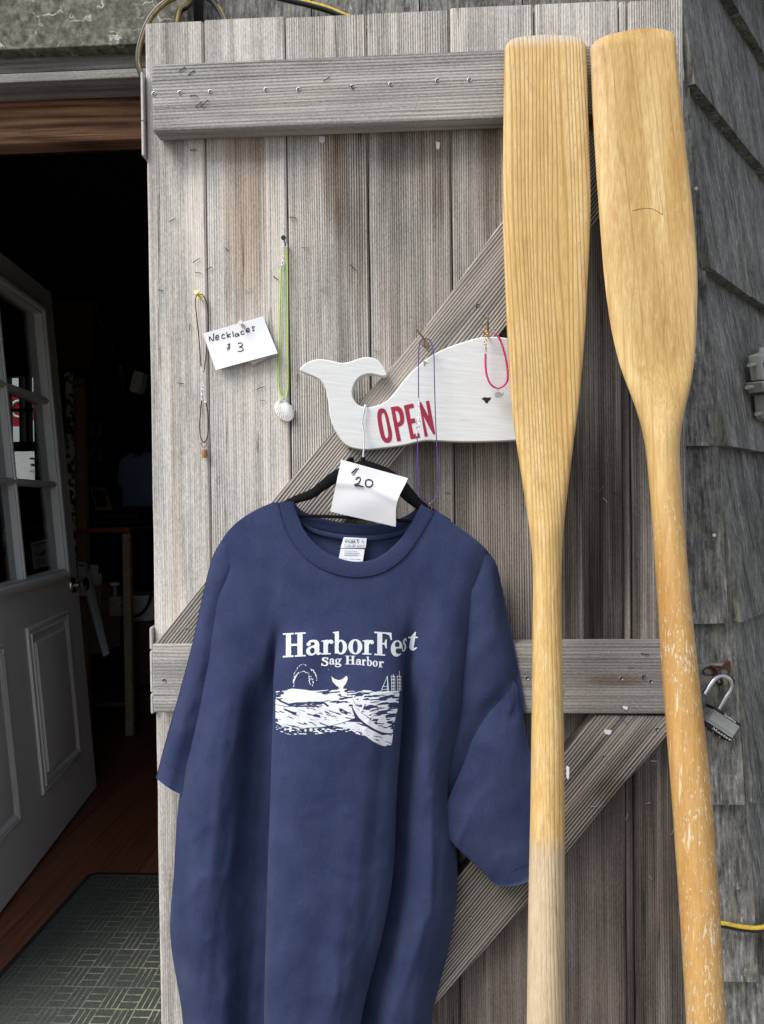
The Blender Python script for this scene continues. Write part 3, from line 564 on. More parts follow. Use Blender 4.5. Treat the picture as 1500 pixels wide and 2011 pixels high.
GLY = {  # bold roman letters in cap-height units: p polygon, e ellipse, h/he holes, s stroke with radii
 'H': (.95, [('p', rect(.13,0,.34,1)), ('p', rect(.61,0,.82,1)), ('p', rect(0,0,.45,.06)), ('p', rect(0,.94,.45,1)), ('p', rect(.5,0,.95,.06)), ('p', rect(.5,.94,.95,1)), ('p', rect(.3,.46,.65,.54))]),
 'a': (.60, [('e', (.21,.18,.21,.2)), ('he', (.25,.19,.10,.125)), ('p', rect(.34,.1,.53,.48)), ('s', [(.09,.49),(.15,.58),(.28,.61),(.41,.55),(.435,.44)], [.04,.05,.045,.08,.095]), ('e', (.10,.48,.085,.085)), ('s', [(.22,.35),(.40,.40)], [.035,.05]), ('s', [(.44,.12),(.50,.045),(.58,.06)], [.09,.06,.03])]),
 'r': (.52, [('p', rect(.09,0,.28,.62)), ('p', rect(0,0,.40,.055)), ('p', [(0,.58),(0,.62),(.28,.66),(.28,.56)]), ('s', [(.24,.46),(.32,.58),(.43,.60)], [.05,.06,.05]), ('e', (.43,.55,.085,.085))]),
 'b': (.66, [('p', rect(.09,.02,.28,1)), ('p', [(0,.95),(0,.99),(.28,1.03),(.28,.9)]), ('e', (.37,.31,.29,.335)), ('he', (.36,.31,.105,.265)), ('p', rect(.09,.05,.265,.9))]),
 'o': (.62, [('e', (.31,.31,.31,.34)), ('he', (.31,.31,.11,.275))]),
 'F': (.78, [('p', rect(.13,0,.35,1)), ('p', rect(0,0,.48,.06)), ('p', rect(0,.94,.74,1)), ('p', [(.52,1),(.76,1),(.78,.68),(.73,.68),(.66,.88),(.5,.94)]), ('p', rect(.3,.48,.54,.54)), ('p', [(.5,.70),(.55,.70),(.55,.32),(.5,.32),(.44,.48),(.44,.54)])]),
 'e': (.58, [('e', (.29,.31,.29,.34)), ('he', (.30,.46,.11,.13)), ('h', [(.26,.31),(.64,.31),(.64,.13),(.52,.12),(.42,.08),(.30,.1),(.24,.18)]), ('p', rect(.12,.31,.57,.37))]),
 's': (.46, [('s', [(.38,.47),(.31,.58),(.18,.59),(.10,.48),(.2,.38),(.33,.27),(.36,.13),(.25,.035),(.1,.06),(.05,.19)], [.045,.05,.06,.08,.085,.085,.08,.06,.05,.04])]),
 't': (.42, [('p', [(.11,.1),(.30,.1),(.30,.86),(.24,.84),(.11,.62)]), ('p', rect(0,.56,.42,.62)), ('s', [(.2,.12),(.24,.05),(.32,.035),(.41,.1)], [.09,.07,.05,.03])]),
 'S': (.56, [('s', [(.45,.74),(.40,.88),(.28,.94),(.13,.88),(.1,.72),(.25,.58),(.42,.43),(.45,.24),(.36,.08),(.22,.05),(.1,.12),(.05,.28)], [.05,.06,.06,.08,.1,.11,.11,.1,.08,.06,.06,.05]), ('p', rect(.43,.7,.5,1)), ('p', rect(0,0,.07,.3))]),
 'g': (.60, [('e', (.26,.40,.24,.23)), ('he', (.26,.40,.095,.18)), ('s', [(.42,.55),(.56,.6)], [.04,.06]), ('s', [(.14,.22),(.07,.12),(.16,.05),(.40,.02),(.52,-.09),(.42,-.24),(.22,-.27),(.05,-.2),(.06,-.09),(.17,.0)], [.04,.05,.07,.08,.07,.045,.045,.05,.045,.035])]),
 'M': (1.1, [('p', rect(.12,0,.2,1)), ('p', rect(.78,0,1.0,1)), ('p', rect(0,0,.34,.07)), ('p', rect(.68,0,1.1,.07)), ('p', rect(0,.93,.34,1)), ('p', rect(.78,.93,1.1,1)), ('p', [(.12,1),(.36,1),(.62,.3),(.5,0)]), ('p', [(.5,0),(.58,.12),(.84,1),(.76,1)])]),
}
def glyph(bm, ch, x0, x1, base, cap, slant=0., tilt=0.):
    w_, ops = GLY[ch]; k = (x1-x0)/w_
    T = lambda u, v: (x0+k*u+slant*v*cap, base-cap*v+tilt*(k*u))
    sub = Bmp.__new__(Bmp); sub.__dict__.update(bm.__dict__); sub.F = np.full(bm.X.shape, -9.)
    for op in ops:
        if op[0] in 'ph': sub.poly([T(*q) for q in op[1]], op[0] == 'h')
        elif op[0] in ('e', 'he'): sub.poly([T(*q) for q in E_(*op[1])], op[0] == 'he')
        else: q = sm([(*a, r_) for a, r_ in zip(op[1], op[2])], len(op[1])*3); sub.stroke([T(a, b) for a, b, _ in q], [r_*min(cap, k*1.1) for _, _, r_ in q])
    bm.F = np.maximum(bm.F, sub.F)
SK = {'P': [[(0,0),(0,1),(.5,1),(.65,.78),(.5,.5),(0,.5)]], 'O': [[(.35,0),(.08,.2),(.0,.5),(.08,.8),(.35,1),(.62,.8),(.7,.5),(.62,.2),(.35,0)]], 'R': [[(0,0),(0,1),(.5,1),(.62,.78),(.5,.52),(0,.5)],[(.35,.5),(.65,0)]],
 'T': [[(0,1),(.7,1)],[(.35,1),(.35,0)]], 'C': [[(.65,.85),(.4,1),(.1,.8),(0,.5),(.1,.2),(.4,0),(.65,.15)]], 'M': [[(0,0),(0,1),(.38,.3),(.75,1),(.75,0)]], 'A': [[(0,0),(.33,1),(.66,0)],[(.12,.35),(.54,.35)]],
 'N': [[(0,0),(0,1),(.62,0),(.62,1)]], 'Y': [[(0,1),(.33,.5),(.66,1)],[(.33,.5),(.33,0)]], '&': [[(.65,0),(.15,.75),(.3,1),(.45,.78),(.05,.3),(.2,0),(.6,.4)]], 'E': [[(.6,0),(0,0),(0,1),(.6,1)],[(0,.5),(.5,.5)]], 'I': [[(.1,0),(.1,1)]], 'L': [[(0,1),(0,0),(.55,0)]]}
def skline(txt, org, ux, uy, r, adv=.9):    # single-stroke capitals; org and axes are 3-D
    mb = MB(); x = 0
    for ch in txt:
        for ln_ in SK.get(ch, []): mb.tube([np.asarray(org)+ux*(x+a)+uy*b for a, b in ln_], r, 4)
        x += (.45 if ch in 'I ' else adv)
    return mb

# ------------------------------------------------------------------ whale sign
z5 = lambda L, k=3., ox=560., oy=580.: [(ox+a/k, oy+b/k) for a, b in L]
wo = z5([(85,440),(100,418),(130,395),(190,376),(260,382),(330,398),(390,388),(440,370),(490,364),(540,378),(575,415),(600,462),(580,478),(545,472),(510,464),(470,468),(430,490),(405,528),(396,575),(405,615),(430,645),(470,658),(520,655),(570,638),(610,610),(650,565),(700,500),(750,445),(800,400),(870,350),(950,310),(1050,275),(1130,252),(1200,245),(1290,250),(1380,275),(1450,335),(1490,440),(1508,600),(1500,770),(1455,840),(1360,855),(1200,862),(1050,864),(900,858),(850,856),(800,860),(700,883),(600,898),(480,910),(420,905),(370,890),(330,855),(290,790),(265,720),(255,640),(240,560),(215,510),(170,480),(120,460)])
YW = 1.437
ws = thing('whale_sign', 'white painted wooden whale OPEN sign mounted on the door brace', 'sign', P(800, 780, YW+.02))
wo2 = cr(wo, 220, True); ctr = wo2.mean(0); mb = MB()
nrm2 = np.roll(wo2, -1, 0)-np.roll(wo2, 1, 0); nrm2 = np.stack([-nrm2[:, 1], nrm2[:, 0]], 1); nrm2 /= np.linalg.norm(nrm2, axis=1)[:, None]   # inward
if ((wo2+nrm2-ctr)**2).sum() > ((wo2-nrm2-ctr)**2).sum(): nrm2 = -nrm2
fr0 = [P(a, b, YW) for a, b in wo2+nrm2*2.]; fr1 = [P(a, b, YW+.0018) for a, b in wo2]; fr2 = [p+np.array([0, .020, 0]) for p in fr1]
mb.rings([fr0, fr1, fr2]); mb.build('board', m_white, ws, smooth=22)
bm = Bmp(730, 775, 868, 880, .5); k8 = 9.375
zo = lambda L: [(720+a/k8, 760+b/k8) for a, b in L]
bm.poly(sm(zo([(195,480),(225,410),(285,392),(340,415),(385,510),(425,670),(462,830),(462,950),(430,1010),(370,1028),(310,1000),(262,920),(225,770),(198,600),(195,480)]), 60))
ho = sm(zo([(270,540),(280,490),(302,480),(325,500),(350,600),(378,740),(395,860),(385,925),(360,940),(335,900),(305,770),(280,640),(270,540)]), 50); bm.poly(ho, True)
def addp(ps, hs=()):
    s2 = Bmp.__new__(Bmp); s2.__dict__.update(bm.__dict__); s2.F = np.full(bm.X.shape, -9.)
    for q in ps: s2.poly(zo(q))
    for q in hs: s2.poly(zo(q), True)
    bm.F = np.maximum(bm.F, s2.F)
addp([[(440,372),(530,355),(585,355),(640,395),(675,470),(690,560),(685,650),(655,700),(610,725),(582,735),(632,990),(558,1003)]], [[(522,440),(560,440),(590,480),(610,550),(615,610),(595,645),(562,655)]])
addp([[(682,338),(855,300),(872,378),(778,400),(806,588),(885,572),(900,655),(822,672),(862,868),(965,845),(985,928),(808,962)]])
addp([[(962,285),(1000,275),(1138,545),(1087,262),(1148,248),(1262,862),(1225,878),(1042,530),(1125,905),(1066,915)]])
bm.mesh(lambda x, y: P(x, y, YW-.0006)).build('lettering', m_red, ws, recalc=False)
bm = Bmp(940, 776, 968, 796, .5); bm.poly([(945,783),(951,780),(958,781),(964,780),(963,785),(959,788),(957,792),(953,791),(951,787)]); bm.mesh(lambda x, y: P(x, y, YW-.0006)).build('eye', m_black, ws, recalc=False)
bm = Bmp(825, 705, 842, 722, .5); bm.poly([(830,710),(835,709),(836,712),(843,713),(835,714),(835,719),(832,719),(832,713)]); bm.mesh(lambda x, y: P(x, y, YW-.0005)).build('glue_mark', m_lightwood, ws, recalc=False)
# cup hooks on the brace above the whale
for (a, b, c_, d) in ((818, 647, 836, 671), (957, 618, 958, 652)):
    h0, h1 = P(a, b, 1.405), P(c_, d, 1.418); hk = thing('cup_hook', 'small brass cup hook above the whale sign, holding %s' % ('the violet necklace' if a < 900 else 'the pink bracelet'), 'hook', h1, 'cup hooks above the whale sign')
    mb = MB(); mb.tube(cr([h0, .5*(h0+h1)+np.array([0, -.004, 0]), h1, h1+np.array([.001, .014, -.004]), h1+np.array([.001, .032, .002]), h1+np.array([0, .046, .006])], 16), .0018, 8); mb.build('hook_wire', m_brass, hk, smooth=60)
    MB().cyl(h1+np.array([0, .040, .005]), h1+np.array([0, .046, .006]), .005, 12).build('collar', m_brass, hk, smooth=40)

# ------------------------------------------------------------------ necklaces
def cord(mb, px, y, r, n=40): mb.tube(cr([P(a, b, y) for a, b in px], n), r, 6)
def chain(px, y, mb, n, R0=.0019, r=.00045):
    p = cr([P(a, b, y) for a, b in px], n)
    for i in range(n): mb.torus(p[i], ((1, .3, .2) if i % 2 else (.2, 1, .1)), R0, r, 10, 5)
    return mb
z4 = lambda L: z5(L, 3.75, 360, 440)
# dark plum cord with a tiny corked bottle
y0 = 1.4955
nk = thing('necklace', 'dark plum cord necklace with tiny cork pendant hanging from yellow push pin', 'necklace', P(388, 575, y0), 'necklaces hung on the door')
mb = MB(); cord(mb, z4([(112,525),(96,530),(88,580),(100,700),(115,850),(130,1050)]), y0, .0010); cord(mb, z4([(112,525),(140,520),(165,565),(180,640),(181,760),(172,900),(155,1065),(146,1090)]), y0-.001, .0010)
cord(mb, z4([(134,1290),(124,1400),(118,1500),(130,1580),(150,1606),(168,1590),(182,1530),(182,1400),(166,1320)]), y0, .0010); mb.build('cord', m_cordp, nk, smooth=60)
mb = chain(z4([(132,1060),(140,1140),(150,1220),(158,1300)]), y0-.002, MB(), 17, .0021); chain(z4([(146,1085),(138,1180),(134,1290)]), y0-.001, mb, 13, .0016); mb.build('clasp_chain', m_chrome, nk, smooth=60)
MB().torus(P(*z4([(152, 1622)])[0], y0), (.15, 1, .1), .0056, .0007, 18).build('jump_ring', m_stain, nk, smooth=60)
q = P(*z4([(154, 1690)])[0], y0-.003); mb = MB(); mb.tube([q+np.array([0, 0, .008]), q+np.array([0, 0, .006]), q+np.array([0, 0, -.001]), q+np.array([0, 0, -.008])], [.0052, .0062, .0055, .0048], 12); mb.tube([q+np.array([0, 0, .007]), q+np.array([0, 0, .016])], .0008, 6, mi=1); mb.build('cork', [m_cork, m_steel], nk, smooth=40)
def pin(name, lab, px, y, mat, sc=1.):
    a, b = P(*px[0], y-.020), P(*px[1], y); d = b-a; p = thing(name, lab, 'push pin', b)
    MB().tube([a, a+d*.1, a+d*.16, a+d*.55, a+d*.62, a+d*.72], np.array([.0048, .0052, .0030, .0026, .0050, .0046])*sc, 12).build('head', mat, p, smooth=40)
    MB().cyl(a+d*.7, b+d*.15, .0006, 6).build('needle', m_steel, p)
pin('push_pin', 'yellow push pin in the left plank holding the plum necklace', [(386, 573), (396, 589)], 1.4995, m_yellow)
# lime cord with shell
nk = thing('necklace', 'lime green cord necklace with white scallop shell hanging from black nail', 'necklace', P(558, 478, y0), 'necklaces hung on the door')
mb = MB(); cord(mb, z4([(721,312),(716,450),(712,600),(706,850),(700,1050),(702,1180),(716,1248),(738,1284)]), y0, .0016); cord(mb, z4([(764,170),(767,500),(768,900),(771,1100),(770,1200),(760,1265),(745,1284)]), y0-.001, .0016); mb.build('cord', m_cordg, nk, smooth=60)
mb = chain(z4([(742,140),(728,175),(729,230),(724,290)]), y0-.002, MB(), 13, .0020); mb.cyl(P(*z4([(724, 280)])[0], y0), P(*z4([(721, 315)])[0], y0), .002, 8); mb.cyl(P(*z4([(760, 140)])[0], y0), P(*z4([(764, 178)])[0], y0), .002, 8); mb.build('clasp_chain', m_chrome, nk, smooth=60)
MB().torus(P(*z4([(741, 1292)])[0], y0-.002), (.3, 1, 0), .0042, .0008, 16).build('jump_ring', m_chrome, nk, smooth=60)
so_ = z4([(738,1302),(770,1318),(803,1352),(812,1390),(805,1430),(775,1452),(738,1445),(700,1418),(676,1380),(673,1335),(692,1310)]); so_ = cr(so_, 66, True); hx = np.array(z4([(728, 1300)])[0]); g = []
for k in range(9):
    f = k/8; row = []
    for j, s_ in enumerate(so_):
        q = hx+(s_-hx)*f; hgt = .0065*(math.sin(math.pi*min(1, f*.98+.02)))**.8*(1-.25*f)+.0009*f*math.cos(j*math.pi/1.5)*(f > .2); row.append(P(q[0], q[1], 1.494-max(0, hgt)-.002))
    g.append(row)
mb = MB(); mb.rings(g[1:] + [[p+np.array([0, .004, 0]) for p in g[-1]]]); mb.build('shell', m_shell, nk, smooth=35)
p_ = thing('nail', 'black round headed nail holding the lime necklace', 'nail', P(558, 478, 1.4995)); a, b = P(556.5, 467, 1.472), P(559.5, 482, 1.4995)
MB().cyl(a, b+np.array([0, .01, 0]), .0013, 8).build('shank', m_dark, p_, smooth=40); MB().cyl(a+np.array([0, -.0012, 0]), a+np.array([0, .0008, 0]), .0046, 16).build('head', m_dark, p_, smooth=40)
# violet cord over the whale
yv = 1.418
nk = thing('necklace', 'long thin violet cord necklace hanging over the word on the whale sign', 'necklace', P(836, 668, yv), 'necklaces hung on the door')
mb = MB(); cord(mb, z5([(822,256),(802,268),(788,310),(785,450),(786,605)]), yv, .0010); cord(mb, z5([(822,256),(848,262),(866,300),(876,360),(879,500),(885,720),(893,880),(904,1050),(905,1130),(888,1190),(852,1227),(846,1229)]), yv-.001, .0010, 70)
cord(mb, z5([(776,840),(780,900),(777,1000),(780,1110),(797,1180),(830,1222),(846,1229)]), yv, .0010, 50); mb.build('cord', m_cordv, nk, smooth=60)
mb = MB(); mb.cyl(P(822, 781, yv), P(821.6, 789, yv), .0014, 8); chain(z5([(785,635),(786,700),(784,740),(782,790),(775,815)]), yv-.001, mb, 15, .0019); mb.torus(P(821.5, 829, yv-.002), (.1, 1, 0), .0036, .0008, 14); mb.torus(P(821, 839, yv-.002), (.1, 1, .2), .003, .0007, 12); mb.cyl(P(819, 845, yv), P(818, 857, yv), .0017, 8); mb.build('clasp_chain', m_chrome, nk, smooth=60)
mb = MB(); mb.torus(P(842.5, 991, yv), (.9, .4, 0), .0034, .0006, 14); mb.torus(P(844, 998, yv-.001), (.5, 1, 0), .0036, .0006, 14); mb.build('jump_ring', m_brass, nk, smooth=60)
# wire hook behind it
MB().tube(cr([P(a, b, 1.424) for a, b in z5([(808, 268), (806, 290), (822, 305), (838, 320), (840, 345), (836, 360)])], 16), .0008, 6).build('wire_hook', m_stain, None, smooth=60, label='bent gray wire hook beside the violet necklace on the whale back', cat='hook')
# pink braided bracelet
yp = 1.416
nk = thing('bracelet', 'pink braided bracelet with silver charm hanging from the right cup hook', 'bracelet', P(957, 645, yp))
bl = cr([P(a, b, yp) for a, b in z5([(1180,345),(1180,420),(1190,480),(1212,525),(1250,547),(1288,532),(1310,492),(1306,410),(1288,325),(1262,255),(1235,225)])], 90)
for sgn in (0, 2.1, 4.2):
    mb = MB() if sgn == 0 else mb
    mb.tube([p+.0011*np.array([math.cos(i*.75+sgn), math.sin(i*.75+sgn), .3*math.sin(i*.75+sgn)]) for i, p in enumerate(bl)], .0012, 6)
mb.build('braid', m_pink, nk, smooth=60)
mb = chain(z5([(1192,195),(1184,235),(1180,280),(1177,310)]), yp, MB(), 11, .0024, .0006); mb.torus(P(*z5([(1172, 188)])[0], yp), (.2, 1, 0), .005, .0008, 16); mb.build('clasp_chain', m_brass, nk, smooth=60)
MB().cyl(P(*z5([(1176, 305)])[0], yp), P(*z5([(1179, 335)])[0], yp), .0024, 10).build('end_cap', m_chrome, nk, smooth=40); MB().torus(P(*z5([(1222, 208)])[0], yp), (.3, 1, .4), .0035, .0006, 12).build('jump_ring', m_chrome, nk, smooth=40)
ch = z5([(1238,575),(1262,568),(1275,580),(1287,570),(1285,588),(1272,600),(1245,602),(1236,590)]); mb = MB(); mb.prism([P(a, b, yp-.002) for a, b in cr(ch, 32, True)], (0, .002, 0)); mb.torus(P(*z5([(1256, 556)])[0], yp), (.2, 1, 0), .002, .0005, 12); mb.build('charm', m_steel, nk, smooth=40)

# ------------------------------------------------------------------ paper price cards
def quadgrid(c, yf, n=14, m=12):             # corners TL TR BR BL
    c = np.asarray(c, float); g = []
    for i in range(m+1):
        v = i/m; l = c[0]*(1-v)+c[3]*v; r_ = c[1]*(1-v)+c[2]*v; g.append([(lambda q, u: P(q[0], q[1], yf(u, v)))(l*(1-j/n)+r_*(j/n), j/n) for j in range(n+1)])
    return g
pc = thing('price_card', 'folded white card reading Necklaces and 3, pinned on the second plank', 'price card', P(472, 672, 1.495), 'handwritten price cards')
ycf = lambda u, v: 1.4935-.010*v*v-.003*u
MB().sheet(quadgrid([(398,655),(516,621),(545,693.5),(423.5,726.5)], ycf), (0, .0003, 0)).build('card', m_paper, pc, smooth=60)
MB().sheet(quadgrid([(402,657),(516,623),(545,694),(497,716)], lambda u, v: 1.4965-.004*v), (0, .0003, 0)).build('back_flap', m_paper, pc, smooth=60)
def ink(strokes, yy, r, parent, nm='handwriting', conv=lambda q: q, n=None, mat=None):
    mb = MB()
    for s_ in strokes:
        q = conv(s_); q = cr(q, max(4, 4*len(q))) if len(q) > 2 else q
        mb.tube([P(a, b, yy(a, b)) for a, b in q], r, 5)
    return mb.build(nm, mat or m_black, parent, smooth=60)
def cardy(a, b):                             # depth of the card at a spot
    c = np.array([(398,655),(516,621),(545,693.5),(423.5,726.5)], float); e1 = c[1]-c[0]; e2 = c[3]-c[0]; u, v = np.linalg.solve(np.stack([e1, e2], 1), np.array([a, b])-c[0]); return ycf(u, v)-.0004
nx = [[(195,862),(190,845),(192,828)],[(192,828),(205,845),(215,858),(222,850),(220,812),(226,806)],
 [(236,840),(258,832),(256,818),(244,820),(237,835),(242,852),(262,846)], [(304,815),(290,812),(282,826),(288,842),(308,838)], [(318,798),(326,838)],[(346,806),(326,822),(348,832)], [(362,790),(368,830)],
 [(402,808),(388,806),(380,818),(388,828),(402,818),(404,804),(410,824)], [(442,788),(428,788),(422,800),(430,812),(448,806)], [(462,788),(484,778),(480,766),(468,770),(462,784),(470,796),(490,788)], [(526,758),(512,754),(506,764),(516,772),(518,782),(506,786)]]
dl = [[(332,880),(330,905),(326,935)],[(342,876),(336,925)],[(318,912),(326,920),(332,905),(345,915)],[(322,890),(345,884)]]
tr_ = [[(400,880),(418,874),(434,884),(426,900),(410,906),(430,908),(440,922),(426,936),(400,936)]]
ink(nx+tr_, cardy, .0009, pc, conv=z4); ink(dl, cardy, .0006, pc, 'dollar_mark', conv=z4)
a_, b_ = [(470, 636)], [(477, 644)]
pin('push_pin', 'white push pin holding the Necklaces card', [(472, 633), (476, 639)], 1.4955, m_wpin, .85)

# ------------------------------------------------------------------ T-shirt
YS = 1.452
TCOL = [  # rows of sixteen (x, y, millimetres proud of the back) across the front
 [(437,1061,22),(457,1034,29),(500,1004,32),(546,987,30),(556,1030,36),(578,1072,43),(615,1107,50),(660,1127,56),(705,1133,58),(750,1124,55),(790,1097,49),(822,1055,40),(851,1004,31),(895,1033,32),(936,1063,30),(957,1083,22)],
 [(446,1108,24),(474,1096,39),(508,1088,43),(540,1090,43),(560,1112,47),(584,1134,51),(620,1152,55),(662,1162,59),(706,1166,61),(752,1158,58),(794,1140,52),(828,1116,47),(858,1094,43),(890,1090,43),(924,1098,38),(952,1114,22)],
 [(429,1180,28),(458,1184,42),(496,1190,46),(530,1196,45),(550,1201,49),(574,1206,54),(608,1209,59),(655,1211,63),(705,1212,64),(752,1210,61),(790,1206,54),(814,1201,49),(842,1196,48),(872,1192,49),(904,1190,44),(932,1186,24)],
 [(411,1290,25),(440,1294,43),(483,1297,44),(518,1299,40),(538,1300,24),(540,1300,48),(548,1300,68),(590,1300,80),(705,1300,77),(752,1300,70),(787,1300,54),(799,1300,26),(820,1299,46),(850,1298,58),(884,1296,53),(912,1292,32)],
 [(392,1390,22),(424,1392,53),(470,1394,49),(500,1398,14),(543,1398,12),(549,1398,40),(537,1398,80),(576,1398,100),(702,1400,102),(752,1400,90),(789,1400,60),(783,1400,8),(812,1399,26),(842,1398,60),(876,1396,54),(903,1392,28)],
 [(356,1552,12),(394,1554,58),(446,1554,56),(495,1550,9),(538,1550,6),(544,1550,40),(532,1550,88),(571,1550,110),(696,1550,108),(746,1550,90),(779,1550,60),(765,1550,8),(798,1550,26),(830,1550,60),(858,1550,52),(878,1550,24)],
 [(343,1720,8),(383,1720,56),(436,1720,54),(489,1720,9),(532,1720,6),(538,1720,40),(526,1720,88),(565,1720,110),(686,1720,108),(738,1720,90),(771,1720,60),(754,1720,8),(788,1720,26),(824,1720,60),(864,1720,52),(897,1722,14)],
 [(336,1830,6),(376,1830,56),(434,1830,50),(486,1830,9),(529,1830,6),(535,1830,40),(523,1830,88),(562,1830,110),(674,1830,108),(722,1830,90),(752,1830,60),(733,1830,8),(768,1830,26),(808,1830,60),(850,1830,52),(886,1830,12)],
 [(360,2000,6),(394,2000,52),(442,2000,48),(482,2000,9),(525,2000,6),(531,2000,40),(519,2000,88),(558,2000,110),(652,2000,108),(688,2000,90),(710,2000,60),(693,2000,8),(726,2000,26),(764,2000,60),(810,2000,50),(846,2000,10)],
 [(378,2290,6),(412,2290,50),(454,2290,48),(482,2290,9),(525,2290,6),(531,2290,40),(519,2290,88),(558,2290,110),(638,2290,108),(668,2290,90),(688,2290,60),(671,2290,8),(704,2290,26),(740,2290,60),(786,2290,50),(822,2290,10)]]
T_ = np.array(TCOL, float)
ext = np.zeros((T_.shape[0], 18, 3)); ext[:, 1:17] = T_
ext[:, 0] = T_[:, 0]+np.array([3, 0, 0]); ext[:, 0, 2] = np.minimum(3, T_[:, 0, 2]*.3); ext[:, 17] = T_[:, 15]+np.array([-3, 0, 0]); ext[:, 17, 2] = np.minimum(3, T_[:, 15, 2]*.3)
NR, NC = 150, 170
tmp = np.stack([cr(ext[:, j], NR) for j in range(18)], 1)
# rows are unevenly spaced: resample each column by height so that rows stay even
def evenrow(col, n):
    d = np.r_[0, np.cumsum(np.abs(np.diff(T_[:, 8, 1])))]; t = np.linspace(0, d[-1], n); k = np.interp(t, d, np.arange(len(d)))
    i = np.minimum(k.astype(int), len(col)-2); u = (k-i)[:, None]; e = np.vstack([2*col[0]-col[1], col, 2*col[-1]-col[-2]])
    a, b, c, dd = e[i], e[i+1], e[i+2], e[i+3]
    h = np.r_[d[1]-d[0], np.diff(d), d[-1]-d[-2]]; h0, h1, h2 = h[i][:, None], h[i+1][:, None], h[np.minimum(i+2, len(h)-1)][:, None]
    m1 = ((b-a)/h0*h1+(c-b))*.5*1.0; m2 = ((c-b)+(dd-c)/h2*h1)*.5
    return (2*u**3-3*u**2+1)*b+(u**3-2*u**2+u)*m1+(-2*u**3+3*u**2)*c+(u**3-u**2)*m2
tmp = np.stack([evenrow(ext[:, j], NR) for j in range(18)], 1)
G = np.stack([cr(tmp[i], NC) for i in range(NR)], 0)
wr_ = vnoise(G[..., 0]+.35*G[..., 1], G[..., 1]-.2*G[..., 0], 1/46., 1/150., 3, 3)-.5; amt = np.clip((G[..., 1]-1120)/400, 0.12, 1)
wr2 = vnoise(G[..., 0]-.6*G[..., 1], G[..., 1], 1/30., 1/80., 9, 2)-.5; edge = np.clip(np.minimum(np.arange(NC), NC-1-np.arange(NC))/12, 0, 1)[None]
def crease(X, Y, seed, h): return h*sum((1-np.abs(2*vnoise(X+k_*Y, Y*.8-k_*.5*X, 1/sx_, 1/sy_, seed+i, 2)-1))**9 for i, (k_, sx_, sy_) in enumerate(((.45, 52., 120.), (-.6, 70., 90.))))
G[..., 2] += ((vnoise(G[..., 0]+.09*(G[..., 1]-1000), G[..., 1], 1/24., 1/420., 41, 2)-.5)*8*np.clip((G[..., 1]-1300)/300, 0, 1)+wr_*3.2+wr2*.8+crease(G[..., 0], G[..., 1], 21, 1.8))*amt*edge
for (ax, ay, bx, by, h_, wd) in ((560,1590,620,1602,1.2,3),(352,1660,420,1610,3.5,8),(345,1790,400,1720,5,12),(470,1560,455,1680,3,8),(420,1790,470,1640,2.5,7),(780,1980,842,1790,4,9),(850,1640,845,1800,5,7),(600,1960,640,1640,2,10)):   # soft creases
    dx, dy = bx-ax, by-ay; tt = np.clip(((G[..., 0]-ax)*dx+(G[..., 1]-ay)*dy)/(dx*dx+dy*dy), 0, 1); dd = np.hypot(G[..., 0]-ax-tt*dx, G[..., 1]-ay-tt*dy); G[..., 2] += h_*np.exp(-(dd/wd)**2)*np.sin(np.pi*(.1+.8*tt))
tow = lambda g: [[P(q[0], q[1], YS-.001*q[2]) for q in row] for row in g]
sh = thing('t_shirt', 'navy blue short sleeved t-shirt with white whale print on black hanger', 't-shirt', P(700, 1000, 1.43))
front = tow(G); mb = MB().grid(front)
# back panel of the body, and the shoulder seam joining it
bt = np.array([(431,1068),(457,1036),(501,1006),(548,990),(562,1006),(583,1022),(615,1036),(660,1046),(705,1050),(750,1048),(790,1038),(818,1020),(848,1006),(893,1035),(936,1066),(963,1092)], float)
bt = cr(bt, NC); gb = []
for i in range(0, NR, 3):
    f = i/(NR-1); a, b = G[i, 0], G[i, -1]; row = a[None, :2]*(1-np.linspace(0, 1, NC))[:, None]+b[None, :2]*np.linspace(0, 1, NC)[:, None]
    k = max(0, 1-f*9); row = row*(1-k)+bt*k; gb.append([P(q[0], q[1], YS-.001*(3+8*k*abs(2*j/(NC-1)-1))) for j, q in enumerate(row)])
gb[0] = [P(q[0], q[1], YS-.001*(10 if .17 < j/(NC-1) < .83 else 16)) for j, q in enumerate(bt)]
mb.grid(gb); o0 = len(mb.v)
for rng in (range(0, int(NC*.205)), range(int(NC*.765), NC)):   # shoulders
    rng = list(rng); mb.grid([[front[0][j] for j in rng], [.5*(np.array(front[0][j])+np.array(gb[0][j]))+np.array([0, 0, .004]) for j in rng], [gb[0][j] for j in rng]])
body = mb.build('body', m_navy, sh, smooth=180, recalc=False)
bv = BVHTree.FromPolygons([tuple(p) for row in front for p in row], [(i*NC+j, i*NC+j+1, (i+1)*NC+j+1, (i+1)*NC+j) for i in range(NR-1) for j in range(NC-1)])
def on_shirt(x, y, lift=.0007):
    d = Vector(ray(x, y)).normalized(); h = bv.ray_cast(Vector(CC), d, 4)
    return None if h[0] is None else np.array(h[0]-d*lift)
